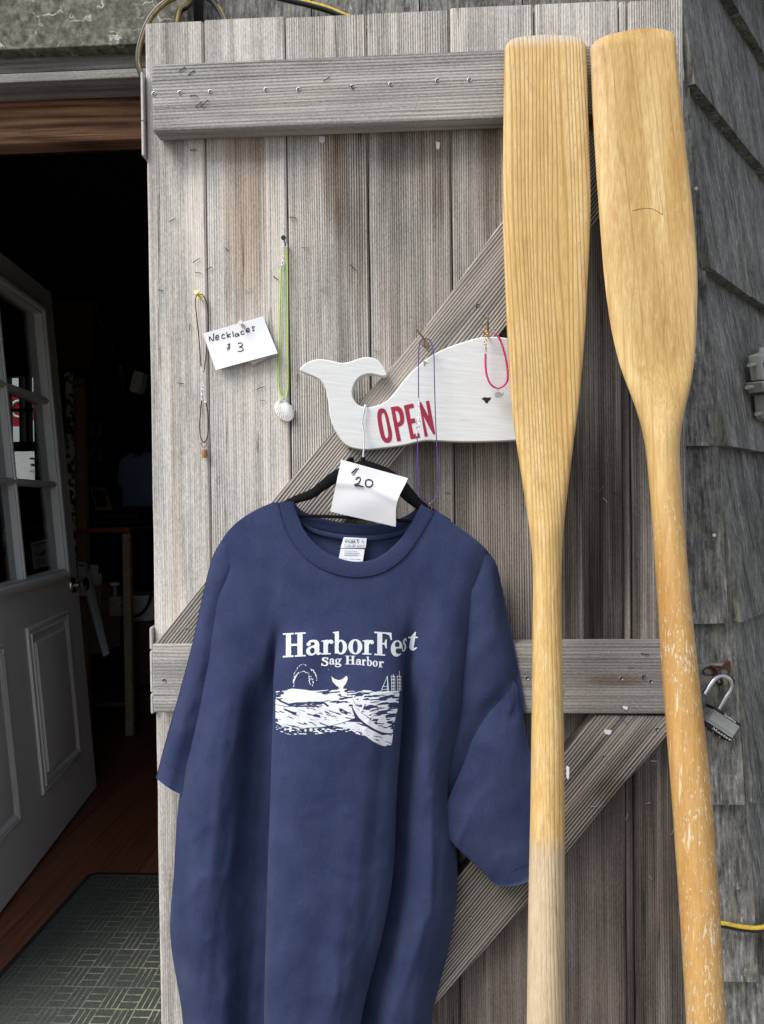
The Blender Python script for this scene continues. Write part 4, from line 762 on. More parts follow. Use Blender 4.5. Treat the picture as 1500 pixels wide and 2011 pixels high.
# collar
def band(outer, inner, d0, d1, bulge, n=90, m=7, ridge=0.):
    o, i_ = cr(outer, n), cr(inner, n); g = []
    for k in range(m+1):
        f = k/m; g.append([P(*(o[j, :2]*(1-f)+i_[j, :2]*f), YS-.001*(o[j, 2]*(1-f)+i_[j, 2]*f+bulge*math.sin(math.pi*f)**.6)) for j in range(n)])
    return g
so3 = [(545,987,30),(556,1030,37),(578,1072,44),(615,1107,51),(660,1127,57),(705,1133,59),(750,1124,56),(790,1097,50),(822,1055,41),(852,1004,31)]
si3 = [(577,984,27),(583,1008,31),(598,1043,40),(628,1076,47),(665,1096,53),(702,1103,54),(742,1095,51),(777,1068,44),(802,1036,36),(827,990,27)]
fb_ = band([(a, b, d+.8) for a, b, d in so3], si3, 0, 0, 1.6)
MB().sheet(fb_, (0, .0012, 0)).build('neckband', m_rib, sh, smooth=70)
bo3 = [(570,1004,10),(583,1020,9),(612,1036,8),(655,1047,7),(705,1052,7),(755,1049,7),(795,1038,8),(818,1022,9),(832,1006,10)]
bi3 = [(577,985,20),(590,1001,12),(618,1014,9),(660,1024,8),(705,1030,8),(752,1028,8),(790,1016,9),(812,1003,12),(827,988,20)]
MB().sheet(band(bo3, bi3, 0, 0, 2.5), (0, .0012, 0)).build('neckband', m_rib, sh, smooth=70, label='rear half of the ribbed neckband')
tp0 = [(578,1016,12),(612,1045,11),(655,1057,10),(705,1062,10),(755,1059,10),(795,1047,11),(824,1018,12)]; tp1 = [(a, b-10, d) for a, b, d in tp0]
MB().sheet(band(tp0, tp1, 0, 0, 1.5), (0, .001, 0)).build('neck_tape', m_navy, sh, smooth=70)
MB().tube([P(a, b-.5, YS-.001*(d+2.2)) for a, b, d in cr(so3, 80)], .0008, 5).build('seam', m_rib, sh, smooth=60)
tg = MB().sheet(quadgrid([(675,1055),(720,1057),(718,1076),(668.5,1076)], lambda u, v: YS-.014-.004*v), (0, .0005, 0)); tg.sheet(quadgrid([(669,1077),(716,1078),(712,1105),(664,1101)], lambda u, v: YS-.0165-.004*v), (0, .0005, 0))
tgo = tg.build('tag', plain('white_satin_label', (.78, .80, .82), .5, 0, .4, .02), sh, smooth=60)
ty = YS-.0172; ux, uy = (P(718, 1063, ty)-P(678, 1062, ty))/40, (P(676, 1052, ty)-P(677, 1062, ty))/10
m_tagink = plain('blue_gray_ink', (.10, .17, .32), .6)
mb = skline('PORT', P(678, 1066, ty), ux*7.6, uy*7, .0006, .95); m2 = skline('&', P(710, 1066, ty), ux*6, uy*6, .0003, 1); m3 = skline('COMPANY', P(676.5, 1074, ty-.0018), ux*6.1, uy*5.6, .0004, .98)
for q in (m2, m3): mb.add(q.v, q.f)
ty2 = YS-.0195
for (a, b, w_, h_) in ((676, 1082, 26, .0004), (676, 1086, 30, .00035), (675, 1090, 28, .00035), (673, 1097.5, 10, .0006), (686, 1098, 10, .0006), (698, 1098.5, 10, .0006)): mb.tube([P(a, b, ty2), P(a+w_, b+w_*.03, ty2)], h_, 4)
mb.build('tag_lettering', m_tagink, tgo)
# left sleeve
def sleeve(rows, n=46, m=26, seed=1, amp=5.):
    A = np.array(rows, float); t1 = np.stack([cr(A[:, j], n) for j in range(A.shape[1])], 1); g = np.stack([cr(t1[i], m) for i in range(n)], 0)
    g[..., 2] += (vnoise(g[..., 0]+.3*g[..., 1], g[..., 1]-.4*g[..., 0], 1/38., 1/70., seed, 3)-.5)*amp*.6*np.clip(np.arange(m)/4, 0, 1)*np.clip((m-1-np.arange(m))/4, 0, 1); g[..., 2] += crease(g[..., 0], g[..., 1], seed+30, 2.6)*np.clip(np.arange(m)/5, 0, 1)*np.clip((m-1-np.arange(m))/5, 0, 1); return g
ls = sleeve([[(447,1046,20),(452,1052,26),(458,1058,27),(466,1066,25)],[(424,1079,14),(433,1087,24),(446,1094,28),(464,1104,26)],[(411,1114,6),(423,1118,24),(438,1123,30),(460,1128,26)],[(397,1172,4),(410,1176,22),(428,1182,26),(452,1186,20)],[(377,1265,3),(392,1270,22),(412,1276,25),(438,1282,16)],[(352,1360,3),(368,1366,22),(388,1372,23),(418,1378,12)],[(329,1440,3),(346,1450,22),(368,1458,20),(405,1466,8)],[(306,1528,3),(326,1544,19),(350,1558,15),(392,1574,6)]], seed=4)
gl_ = tow(ls); MB().sheet(gl_, (0, .0016, 0)).grid([[P(q[0], q[1], YS-.001*1.5) for q in r_] for r_ in ls]).build('sleeve', m_navy, sh, smooth=180, recalc=False)
hem = ls[-1]; hl = ls[-4]*.55+ls[-3]*.45
MB().tube([P(a, b-14, YS-.001*(d+.6)) for a, b, d in (ls[-3]*.35+ls[-4]*.65)[1:20]+np.array([0, 14, 0])], .0006, 5).build('hem_stitch', m_rib, sh, smooth=60)
# right sleeve: shoulder part, then the lower flap folded over it
ru_ = sleeve([[(949,1073,20),(944,1078,26),(938,1082,27),(928,1086,25)],[(973,1104,14),(962,1110,24),(946,1116,28),(924,1120,26)],[(985,1150,6),(968,1156,26),(940,1164,34),(908,1170,30)],[(1001,1225,4),(978,1232,26),(944,1240,33),(902,1246,26)],[(1018,1315,4),(992,1322,26),(950,1332,31),(892,1342,22)],[(1030,1390,4),(1000,1400,22),(950,1420,29),(884,1430,20)],[(1020,1450,3),(980,1470,18),(930,1490,25),(876,1510,18)],[(1000,1560,3),(960,1570,14),(910,1585,20),(862,1600,15)]], seed=6)
ck = [(1030,1325),(1016,1334),(990,1366),(958,1402),(930,1450),(909,1508),(884,1564),(863,1618)]
def groove(g, poly, h, wd):
    d = np.full(g.shape[:2], 1e9)
    for (ax, ay), (bx, by) in zip(poly[:-1], poly[1:]):
        dx, dy = bx-ax, by-ay; t_ = np.clip(((g[..., 0]-ax)*dx+(g[..., 1]-ay)*dy)/(dx*dx+dy*dy), 0, 1); d = np.minimum(d, np.hypot(g[..., 0]-ax-t_*dx, g[..., 1]-ay-t_*dy))
    g[..., 2] -= h*np.exp(-(d/wd)**2); return g
ru = groove(ru_, ck, 11, 16)
MB().sheet(tow(ru), (0, .0016, 0)).grid([[P(q[0], q[1], YS-.0015) for q in r_] for r_ in ru]).build('sleeve', m_navy, sh, smooth=180, recalc=False)
rl = sleeve([[(1006,1332,6),(1009,1336,9),(1013,1343,11),(1017,1352,11),(1020,1364,8)],[(984,1370,10),(987,1375,17),(999,1394,22),(1017,1420,21),(1034,1446,14)],[(958,1402,14),(960,1407,23),(982,1436,30),(1012,1484,28),(1052,1540,18)],[(930,1450,15),(932,1454,25),(960,1490,33),(1004,1554,31),(1060,1640,22)],[(909,1508,16),(911,1511,26),(942,1556,34),(990,1638,31),(1060,1712,24)],[(884,1564,16),(886,1568,27),(920,1620,34),(960,1680,30),(1022,1737,24)],[(868,1604,17),(870,1608,27),(898,1648,33),(934,1690,28),(978,1739,22)],[(863,1618,17),(865,1621,26),(888,1654,30),(917,1684,26),(950,1712,21)]], 60, 40, 8, 6.)
MB().sheet(tow(rl), (0, .0016, 0)).grid([[P(q[0], q[1], YS-.002) for q in r_] for r_ in rl]).build('sleeve', m_navy, sh, smooth=180, recalc=False, label='lower part of the right sleeve, folded over')
st_ = np.array([(1044,1690,22),(1020,1714,20),(996,1722,20)]+[tuple(q) for q in (rl[-1]*.3+rl[-10]*.7)[22:38:4]], float)
MB().tube([P(a, b, YS-.001*(d+9)) for a, b, d in cr([(1046,1688,20),(1022,1700,22),(1002,1712,18),(990,1722,14)], 20)], .0006, 5).build('hem_stitch', m_rib, sh, smooth=60)

# print: lettering and the whale scene, laid on the folded cloth
zp = lambda a, b: (520+a/4.6875, 1220+b/4.6875)
bm = Bmp(552, 1234, 820, 1316, .6)
for ch, a, b, base, cap, sl_, ti in [('H',165,375,333,221,0,-.05),('a',380,517,315,214,0,-.06),('r',520,632,307,206,0,-.03),('b',626,757,301,203,0,0),('o',768,897,300,208,0,0),('r',898,1006,306,208,0,.03),('F',1008,1170,312,216,0,.06),('e',1155,1266,318,222,.06,.02),('s',1258,1297,288,196,.12,-.45),('t',1300,1392,265,196,.16,.0)]:
    glyph(bm, ch, *[q for q in (zp(a, 0)[0], zp(b, 0)[0], zp(0, base)[1], cap/4.6875)], sl_, ti)
for ch, a, b, base, cap in [('S',520,590,411,80),('a',594,642,398,84),('g',645,706,396,84),('H',737,834,397,80),('a',838,888,401,82),('r',890,932,406,82),('b',934,986,410,84),('o',990,1040,416,84),('r',1044,1098,424,84)]:
    glyph(bm, ch, zp(a, 0)[0], zp(b, 0)[0], zp(0, base)[1], cap/4.6875, 0, .02)
bm.mesh(on_shirt).build('lettering', m_ink, body, recalc=False)
bm = Bmp(536, 1296, 792, 1470, .75); Z = lambda L: [zp(*q) for q in L]; X, Y = bm.X, bm.Y
n1 = vnoise(X, Y+.08*X, 1/16., 1/2.6, 11, 3); n2 = vnoise(X, Y, 1/5., 1/2.2, 12, 2); n3 = vnoise(X+Y*1.6, Y, 1/9., 1/1.9, 13, 2); n4 = vnoise(X-Y*.6, Y-.28*X, 1/11., 1/1.8, 15, 2)
def reg(pts, f): q = bm.sdf(Z(pts)); bm.F = np.maximum(bm.F, np.minimum(q, f))
# sea behind, far water right
reg([(98,645),(180,640),(480,640),(700,620),(1000,640),(1240,660),(1225,800),(1195,920),(900,880),(760,770),(480,780),(150,770),(98,700)], (n1-.50)*14)
reg([(98,700),(150,745),(300,790),(480,790),(600,770),(740,745),(800,800),(830,890),(700,940),(520,975),(300,985),(160,965),(98,930)], (n4-.35)*14)
reg([(98,960),(300,985),(560,985),(760,960),(900,1000),(960,1060),(900,1050),(700,1010),(480,1040),(230,1045),(110,1010)], (n2-.56)*9)
reg([(760,770),(850,840),(960,960),(1080,1010),(1195,1000),(1195,920),(1100,880),(1000,850)], (n3-.50)*10)
reg([(600,960),(760,925),(880,930),(980,1000),(1080,1050),(1180,1040),(1165,1140),(1100,1150),(1030,1130),(960,1080),(880,1020),(760,985)], (n4-.28)*12)
# near whale back outline and swimming whale above
bm.poly(Z(sm([(165,740),(168,690),(190,645),(240,622),(320,626),(420,640),(520,668),(600,690),(610,715),(540,735),(420,738),(300,745),(220,758)], 40)))
bm.stroke(Z([(118,715),(150,738),(220,768),(300,756),(400,752),(540,748),(580,780)]), 1.9, True)
bm.stroke(Z(sm([(120,770),(220,785),(330,770),(470,775)])), .7, True); bm.stroke(Z(sm([(560,975),(680,945),(790,915),(880,915)])), .6, True)
bm.poly(Z(sm([(612,505),(640,530),(690,542),(730,520),(752,503),(762,530),(745,575),(722,605),(725,640),(760,690),(700,680),(690,620),(655,590),(622,555)], 40)))
bm.stroke(Z([(690,690),(760,700),(700,712)]), .8, True)
bm.poly(Z(sm([(800,690),(822,700),(850,790),(900,850),(980,920),(1080,985),(1170,1000),(1165,1030),(1060,1015),(940,950),(860,880),(812,800)], 36)))
bm.stroke(Z(sm([(800,685),(830,760),(880,835),(960,890),(1080,950)])), .5, True)
for q in ([(905,690),(890,730),(870,720)], [(895,725),(905,780),(880,830)], [(905,740),(960,745),(940,770)], [(850,790),(880,800)], [(915,820),(960,850)], [(1000,880),(980,910)], [(1060,900),(1040,930)], [(1120,920),(1100,960)]): bm.stroke(Z(q), 1.7)
bm.stroke(Z([(960,740),(966,765),(930,780),(905,778)]), .5)
# ship on the horizon
bm.poly(Z([(1065,648),(1110,668),(1230,655),(1232,640),(1120,645)]))
for a, t_ in ((1128, 505), (1182, 488), (1238, 460)): bm.stroke(Z([(a, 650), (a, t_)]), .55)
for q in ([(1128,505),(1070,640)], [(1128,510),(1140,640)], [(1090,600),(1130,600)], [(1080,630),(1135,625)]): bm.stroke(Z(q), .5)
for a in (1182, 1236):
    for b in (505, 535, 565, 595, 622): bm.stroke(Z([(a-16, b+6), (a-4, b), (a+14, b+4)]), .7)
    bm.stroke(Z([(a-18, 500), (a-14, 640)]), .5); bm.stroke(Z([(a+14, 505), (a+16, 640)]), .5)
# spout
for path, pr, wd in (([(264,602),(272,540),(300,490),(345,462),(400,478),(432,520),(448,600)], .8, .75), ([(262,560),(276,480),(305,425),(350,395),(400,415),(445,450),(472,500),(478,548)], .62, .65), ([(258,548),(280,505),(318,470)], .8, .6), ([(420,440),(455,470),(474,520)], .7, .6), ([(372,468),(405,500),(410,560)], .6, .55)):
    q = cr(path, 34)
    for a, b in zip(q[:-1:2], q[1::2]):
        if RS.rand() < pr: bm.stroke(Z([tuple(a+RS.randn(2)*3), tuple(b+RS.randn(2)*3)]), wd*(.7+.5*RS.rand()))
for k in range(7): a, b = 400+60*RS.rand(), 480+120*RS.rand(); bm.stroke(Z([(a, b), (a+4, b+14)]), .6)
bm.stroke(Z([(586, 446), (588, 447)]), .6)
bm.mesh(on_shirt).build('whale_print', m_ink, body, recalc=False)

# ------------------------------------------------------------------ hanger and its price card
YH = 1.418
hg = thing('clothes_hanger', 'black flocked hanger with chrome hook hung in the whale tail notch', 'hanger', P(713, 900, YH))
MB().tube(cr([P(722, 795, 1.448), P(719, 794, 1.438), P(717, 797, 1.4315), P(714, 812, 1.430), P(711, 830, 1.429), P(714, 850, 1.4255), P(715, 868, 1.423), P(713.5, 890, 1.420), P(713, 906, YH)], 60), .0018, 8).build('hook', m_chrome, hg, smooth=60)
arm = lambda up, lo: [(lambda a, b: (a, b))(*q) for q in zip(cr(up, 40), cr(lo, 40))]
mb = MB(); rs = []
for a, b in arm([(520,1003),(574,975),(610,960),(636,938),(662,920),(690,910),(713,903),(735,908),(768,922),(800,948),(832,985),(885,1020)], [(520,1030),(576,992),(612,981),(640,962),(664,948),(690,940),(713,936),(735,938),(762,948),(792,982),(824,1004),(885,1045)]):
    c_ = (a+b)/2; h_ = (b-a)/2; rs.append([P(*(c_+h_*math.sin(t)), YH+.02*min(1, abs(c_[0]-713)/150)**1.5-.0058*math.cos(t)) for t in np.linspace(0, 2*math.pi, 10, endpoint=False)])
mb.rings(rs); mb.cyl(P(713, 898, YH), P(713, 912, YH), .0045, 10); mb.build('arms', m_velvet, hg, smooth=60)
MB().tube([P(560, 1012, YH+.018), P(640, 1014, YH+.014), P(680, 1016, YH+.014), P(770, 1020, YH+.014), P(860, 1030, YH+.018)], .0032, 8).build('trouser_bar', m_velvet, hg, smooth=60)
MB().tube(cr([P(676, 912, YH), P(684, 905, YH-.002), P(692, 900, YH-.003), P(690, 912, YH)], 12), .003, 8).build('strap_notch', m_velvet, hg, smooth=60)
pc = thing('price_card', 'white paper marked 20 tucked over the black hanger', 'price card', P(725, 960, 1.40), 'handwritten price cards')
cc_ = [(670,902.5),(801,939),(776,1034.5),(648.5,1004.5)]
def c20(u, v): return 1.398-.006*math.sin(2.6*v)+.012*max(0, v-.55)*u-.004*u*(1-v)-.0012*math.sin(7*u+2.5*v)*math.sin(5*v+1)-.0035*math.exp(-((v-.33-.25*abs(u-.45))/.07)**2)
def c20grid(dx=0):
    g = np.array(cc_, float); out = []
    for i in range(19):
        v = i/18; l = g[0]*(1-v)+g[3]*v; r_ = g[1]*(1-v)+g[2]*v; r_ = r_+np.array([-9*math.sin(math.pi*v)**1.5*(v > .0)+4*max(0, v-.8)*5*.2, 0]); out.append([P(*(l*(1-j/20)+r_*(j/20)), c20(j/20, v)) for j in range(21)])
    return out
MB().sheet(c20grid(), (0, .0003, 0)).build('card', m_paper, pc, smooth=60)
def y20(a, b):
    c = np.array(cc_, float); e1 = c[1]-c[0]; e2 = c[3]-c[0]; u, v = np.linalg.solve(np.stack([e1, e2], 1), np.array([a, b])-c[0]); return c20(min(1, max(0, u)), min(1, max(0, v)))-.0006
z8 = lambda L: z5(L, 6.818, 640, 880)
ink([[(398,425),(420,395),(450,395),(458,430),(430,470),(385,488),(400,505),(440,498),(470,512),(498,512)], [(575,420),(540,430),(526,470),(545,512),(590,515),(622,485),(615,440),(575,420),(555,428)]], y20, .00125, pc, conv=z8)
ink([[(340,340),(410,262)],[(358,366),(438,266)],[(345,318),(352,332),(362,305),(372,320),(380,290),(392,300),(400,275),(408,282)]], y20, .0007, pc, 'dollar_mark', conv=z8)

# ------------------------------------------------------------------ oars leaning on the door, blades up
ya0 = lambda z: 1.434-.095*(2.40-z)
def lean(px, py):
    y = 1.4
    for _ in range(6): y = ya0(P(px, py, y)[2])
    return P(px, py, y)
_fr = [(1,0),(.985,.45),(.94,.78),(.86,.93),(.7,.99),(.45,1),(.2,1.01),(-.05,1.01),(-.3,1.0),(-.55,.99),(-.69,.97),(-.77,.78),(-.89,.5),(-.97,.25),(-1,0)]
SEC = _fr+[(u_, -v_*(.6+.4*abs(v_))) for u_, v_ in _fr[1:-1]][::-1]
def oar(name, lab, L, Rr, topc, mat, split, flat, thick0, bevel_side=0):
    L, Rr = np.array(L, float), np.array(Rr, float); o = thing(name, lab, 'oar', (0, 0, 0), 'wooden oars leaning on the barn door')
    ys = np.r_[np.linspace(L[0, 1], L[-1, 1], 150)]
    def itp(A, y): return np.interp(y, A[:, 1], A[:, 0])
    ker = np.ones(9)/9; xl, xr = itp(L, ys), itp(Rr, ys)
    pad = lambda a: np.convolve(np.r_[[a[0]]*4, a, [a[-1]]*4], ker, 'valid'); sl_ = slice(10, -1); xl2, xr2 = pad(xl), pad(xr); xl[sl_], xr[sl_] = xl2[sl_], xr2[sl_]
    rs = []; N = 28
    tops = cr(topc, 15)
    for k, y in enumerate(ys):
        a, b = lean(xl[k], y), lean(xr[k], y); c = (a+b)/2; hw = np.linalg.norm(b-a)/2; e = (b-a)/(2*hw)
        f = np.interp(y, [flat[0], flat[1]], [0, 1]); f = f*f*(3-2*f)
        th = thick0*(1-f)+min(hw, .029)*f; ex = .30*(1-f)+1.0*f; nn = np.array([0, -1, 0.]); ring = []
        for t in np.linspace(0, 2*math.pi, N, endpoint=False):
            cs, sn_ = math.cos(t), math.sin(t); u = math.copysign(abs(cs)**(ex if f < .99 else 1), cs); v_ = math.copysign(abs(sn_)**(ex*.9+.1), sn_)
            off = 0; j_ = len(ring)
            if bevel_side and f < 1:
                (pu, pv) = SEC[j_]; u = pu*(1-f)+cs*f; v_ = pv*(1-f)+sn_*f
            elif 0: v_ *= 1-(1-f)*(.8*min(1, max(0, (-u-.68)/.30))**.9 + .3*max(0, (u-.86)/.14)); v_ = v_+(1-f)*.06*(1-u*u)
            elif f < 1: v_ *= 1-(1-f)*.35*max(0, (abs(u)-.85)/.15)**2
            ring.append(c+e*hw*u+nn*th*v_)
        rs.append(ring)
    # rounded top above the first ring
    tp = []; base = rs[0]; yb0 = ys[0]; tp_y = min(q[1] for q in topc); cx = (xl[0]+xr[0])/2
    for fr in (1., .93, .8, .6, .35, .12):
        ring = []
        for j, q in enumerate(base):
            # lift each column towards the curved end line
            uu = (np.dot(q-(base[0]+base[N//2])/2, base[0]-base[N//2])/np.linalg.norm(base[0]-base[N//2])**2+.5)
            pxx = xl[0]+(xr[0]-xl[0])*uu; ty_ = np.interp(pxx, [p[0] for p in tops], [p[1] for p in tops])
            g_ = lean(pxx, yb0+(ty_-yb0)*(1-fr)) - lean(pxx, yb0); cth = .55+.45*min(1, fr*1.6); m_ = lean(pxx, yb0); q2 = m_+(q-m_)*np.array([1, cth, 1]); ring.append(q2+g_)
        tp.append(ring)
    rs = tp[::-1]+rs[1:]
    # handle down to the ground
    a, b = lean(L[-1, 0], L[-1, 1]), lean(Rr[-1, 0], Rr[-1, 1]); c = (a+b)/2; hw = np.linalg.norm(b-a)/2; a1, b1 = lean(L[-2, 0], L[-2, 1]), lean(Rr[-2, 0], Rr[-2, 1]); d = c-(a1+b1)/2; d /= np.linalg.norm(d)
    tot = (c[2]-.012)/-d[2]
    for s_ in np.linspace(.05, 1, 12):
        cc = c+d*tot*s_; hh = hw*(1 if s_ < .5 else .72); rs.append([cc+np.array([hh*math.cos(t), -hh*math.sin(t), 0]) for t in np.linspace(0, 2*math.pi, N, endpoint=False)])
    zz = [np.mean([q[2] for q in r_]) for r_ in rs]; ks = next(i for i, z in enumerate(zz) if z < split)
    mb = MB(); mb.rings(rs[:ks+1]); mb.build('blade', mat, o, smooth=60)
    mb = MB(); mb.rings(rs[ks:]); mb.build('shaft', mat, o, smooth=60)
    return o
oar('oar', 'straight grained yellow oar with worn gray tip and bare pale lower shaft', [(990,108),(988,250),(986,400),(990,520),(995,650),(1004,800),(1015,880),(1034,1000),(1043,1060),(1047,1110),(1046,1200),(1044,1400),(1042,1560),(1037,1800),(1034,2030)],
    [(1152,108),(1155,250),(1159,330),(1160,430),(1155,520),(1150,640),(1138,780),(1122,900),(1110,1000),(1104,1060),(1102,1110),(1102,1200),(1106,1400),(1108,1560),(1109,1800),(1109,2030)],
    [(990,100),(996,84),(1008,75),(1035,69),(1075,66),(1115,68),(1138,74),(1148,84),(1152,98)], m_oar0, P(1075, 1080, 1.37)[2], (780, 1090), .0095)
OB = oar('oar', 'smooth honey varnished oar with thick edged blade and scratched orange shaft', [(1159,104),(1165,250),(1175,400),(1187,560),(1205,680),(1230,760),(1258,820),(1266,850),(1270,890),(1280,1000),(1292,1180),(1300,1320),(1318,1540),(1335,1780),(1350,2030)],
    [(1328,104),(1332,150),(1347,300),(1362,430),(1370,540),(1366,690),(1352,780),(1336,830),(1331,860),(1332,890),(1340,1000),(1355,1180),(1370,1320),(1395,1540),(1412,1780),(1425,2030)],
    [(1158,98),(1164,84),(1178,75),(1210,64),(1262,55),(1296,56),(1315,62),(1324,74),(1328,92)], m_oar1, P(1300, 850, 1.37)[2], (700, 870), .0125, 1)

def onoar(a, b): q = lean(a, b); return q+np.array([0, -.01285, 0])
MB().tube([onoar(a, b) for a, b in cr([(1238,419),(1250,416),(1266,414),(1280,417),(1297,427)], 20)], .0005, 5).build('crack', m_cork, OB, smooth=60)
MB().tube([onoar(a, b) for a, b in ((1297,427),(1296,410),(1290,380))], [.0005, .0004, .0003], 5).build('crack', m_cork, OB, smooth=60)

# ------------------------------------------------------------------ hasp, padlock, cables, connector
z7 = lambda L: z5(L, 9.14, 1340, 1260)
YP = 1.565
hs = thing('hasp', 'rusty hasp and staple on gray wooden block at the door edge', 'hasp', P(1400, 1320, YP))
mb = MB(); mb.prism([P(a, b, YP-.002) for a, b in z7([(180,395),(600,395),(800,400),(812,470),(830,560),(830,805),(180,805)])], (0, .03, 0)); mb.build('block', m_trimw, hs, bevel=.002)
bm = Bmp(1375, 1295, 1446, 1350, .6); bm.poly(z7([(370,520),(420,470),(520,430),(720,445),(760,390),(860,345),(868,440),(850,600),(900,650),(955,690),(930,790),(880,720),(820,640),(700,600),(420,610),(372,575)])); bm.poly(z7(sm([(690,500),(760,490),(810,500),(825,560),(800,600),(720,590),(690,560)], 24)), True); bm.poly(z7(sm([(385,530),(430,490),(520,490),(560,540),(540,590),(420,600)], 24)), True)
plt = bm.mesh(lambda x, y: P(x, y, YP-.006)); n_ = len(plt.v); plt.v += [(a, b+.003, c) for a, b, c in plt.v]; plt.at += [(0, 0)]*n_; k_ = len(plt.f); plt.f += [tuple(i+n_ for i in f) for f in plt.f[:k_]]; plt.mi += [0]*k_
plt.build('slotted_plate', m_rust, hs, recalc=False)
MB().tube(cr([P(a, b, y) for (a, b), y in zip(z7([(480,470),(560,455),(625,500),(668,580),(690,660),(715,745),(650,770),(600,700),(560,600)]), [1.562,1.550,1.542,1.536,1.534,1.540,1.552,1.558,1.564])], 30), .0030, 8).build('staple', m_rust, hs, smooth=60)
pk = thing('padlock', 'open laminated steel padlock hanging from the rusty hasp', 'padlock', P(1410, 1400, 1.53))
YL = 1.530
MB().tube(cr([P(a, b, y) for (a, b), y in zip(z7([(640,1215),(690,1135),(770,1000),(848,880),(872,765),(828,672),(740,624),(648,628),(572,680),(480,800),(388,940)]), [1.541,1.541,1.541,1.541,1.541,1.540,1.538,1.534,1.530,1.526,1.522])], 60), .0046, 12).build('shackle', m_chrome, pk, smooth=60)
TL, TR, BR_, BL = [P(a, b, YL) for a, b in z7([(600,1180),(1085,1500),(880,1812),(392,1498)])]
axu, axv = (TR-TL), (BL-TL); wU, wV = np.linalg.norm(axu), np.linalg.norm(axv); eu, ev = axu/wU, axv/wV; en = np.array([.0, -1., .0]); side = (np.array([-.42, .90, .05])); side /= np.linalg.norm(side); dp = .027
fr = lambda u, v, w_=0: TL+axu*u+axv*v+side*dp*w_
def slab_(v0, v1, grow, nm, mat, par):
    g_ = grow*en; out = []
    pr = [(-.0, .0), (.0, 0), (1., 0), (1., 0)]
    prof = [fr(.06, 0), fr(.94, 0), fr(1, 0, .16), fr(1, 0, .84), fr(.94, 0, 1), fr(.06, 0, 1), fr(0, 0, .84), fr(0, 0, .16)]; cen = sum(prof)/8
    prof = [cen+(q-cen)*(1+grow) for q in prof]
    mb = MB(); mb.rings([[q+axv*v0 for q in prof], [q+axv*v1 for q in prof]]); return mb.build(nm, mat, par, bevel=.0006)
slab_(.13, .79, 0, 'body', m_lamin, pk); slab_(0, .127, .03, 'bumper', m_dgray, pk); slab_(.793, 1.0, .03, 'bumper', m_dgray, pk)
MB().tube([fr(.015, .13, .02)+en*.0005, fr(.015, .80, .02)+en*.0005], .0022, 8).build('corner_rivet', m_steel, pk, smooth=60)
for u in (.2, .45, .7, .93):
    for v_ in (-.03, 1.03): MB().ball(fr(u, v_, .3), .0022, 8).build('rivet', m_steel, pk, smooth=60)
bm = Bmp(0, -.05, 3.3, 1.15, .035); x_ = 0
for ch, w_ in (('M', .85), ('a', .47), ('s', .40), ('t', .38), ('e', .47), ('r', .45)): glyph(bm, ch, x_, x_+w_, 1.0, .95); x_ += w_+.06
bm.F *= 1; bm.mesh(lambda x, y: fr(.24+x*.212, .825+y*.125)+en*.0022).build('lettering', m_paper, pk, recalc=False)
o_ = fr(.33, .10)+en*.0014; skline('COMMERCIAL', o_, axu*.051, -axv*.07, .00042, .95).build('lettering', m_paper, pk, label='small white capitals on the upper edge strip')

def hose(pts, y, name, lab, off, group=None):
    q = cr([P(a, b, y_) for (a, b), y_ in zip(pts, y)], 70); t_ = thing(name, lab, 'cable', q[0], group)
    MB().tube(q, .0062, 10).build('jacket', m_hose, t_, smooth=60); MB().tube(q+np.asarray(off), .0050 if pts[0][1] > 900 else .0046, 10).build('stripe', m_hosey if pts[0][1] > 900 or pts[0][0] == 500 else m_hosed, t_, smooth=60)
gh = 'yellow and black cables behind the barn door'
hose([(330,210),(296,170),(276,142),(271,112),(279,70),(300,28),(335,-2),(380,-14),(415,0),(436,30),(446,70),(450,160)], [1.545]*12, 'cable', 'yellow and black cable looping round the top left corner of the barn door', (.0022, -.0012, -.0012), gh)
hose([(344,120),(347,60),(352,24),(366,12),(374,-4),(368,-60)], [1.556]*6, 'cable', 'short upright yellow cable inside the loop above the barn door', (.0015, -.0025, .001), gh)
hose([(500,-60),(530,-14),(560,-2),(610,10),(660,26),(720,60),(760,140)], [1.548]*7, 'cable', 'yellow cable running down behind the top of the second plank', (0, -.0016, .0022), gh)
hose([(1362,1820),(1384,1814),(1420,1816),(1450,1822),(1485,1825),(1530,1820),(1640,1822)], [1.50,1.50,1.505,1.508,1.512,1.53,1.60], 'cable', 'yellow and black cable crossing the lower shingles behind the varnished oar', (0, -.0012, .0026), gh)
# gray connector on the slanting face
zz_ = lambda L: z5(L, 7.736, 1360, 640)
def onB(px, py, o=0.): p0 = fB(0, ZC, .025); q = PP(px, py, p0, np.array([nB[0], nB[1], .05])); return q+nB*o
cn = thing('cable_connector', 'gray plastic cable connector clamp on the slanting shingles', 'connector', onB(1485, 760))
def blk(L, o, nm, mat=None, dent=None):
    mb = MB(); q = [onB(*p) for p in zz_(L)]; mb.prism([p+nB*o for p in q], -nB*o)
    r_ = mb.build(nm, mat or m_grayp, cn, bevel=.0025)
    if dent: MB().prism([onB(*p)+nB*(o+.0008) for p in zz_(dent)], -nB*.003).build('recess_shade', m_dgray, cn)  # dark raised plate, painted as the shade inside a hollow
    return r_
blk([(838,460),(1000,395),(1010,330),(1250,290),(1260,760),(1060,820),(885,840)], .026, 'upper_shell', None, [(878,580),(945,550),(970,720),(905,755)])
blk([(800,870),(1240,800),(1250,960),(845,1025)], .034, 'latch', None, [(835,890),(1040,845),(1040,860),(850,985)])
blk([(925,1055),(1250,1000),(1260,1420),(1020,1455),(955,1415)], .026, 'lower_shell', None, [(950,1140),(1010,1120),(1030,1290),(980,1315)])
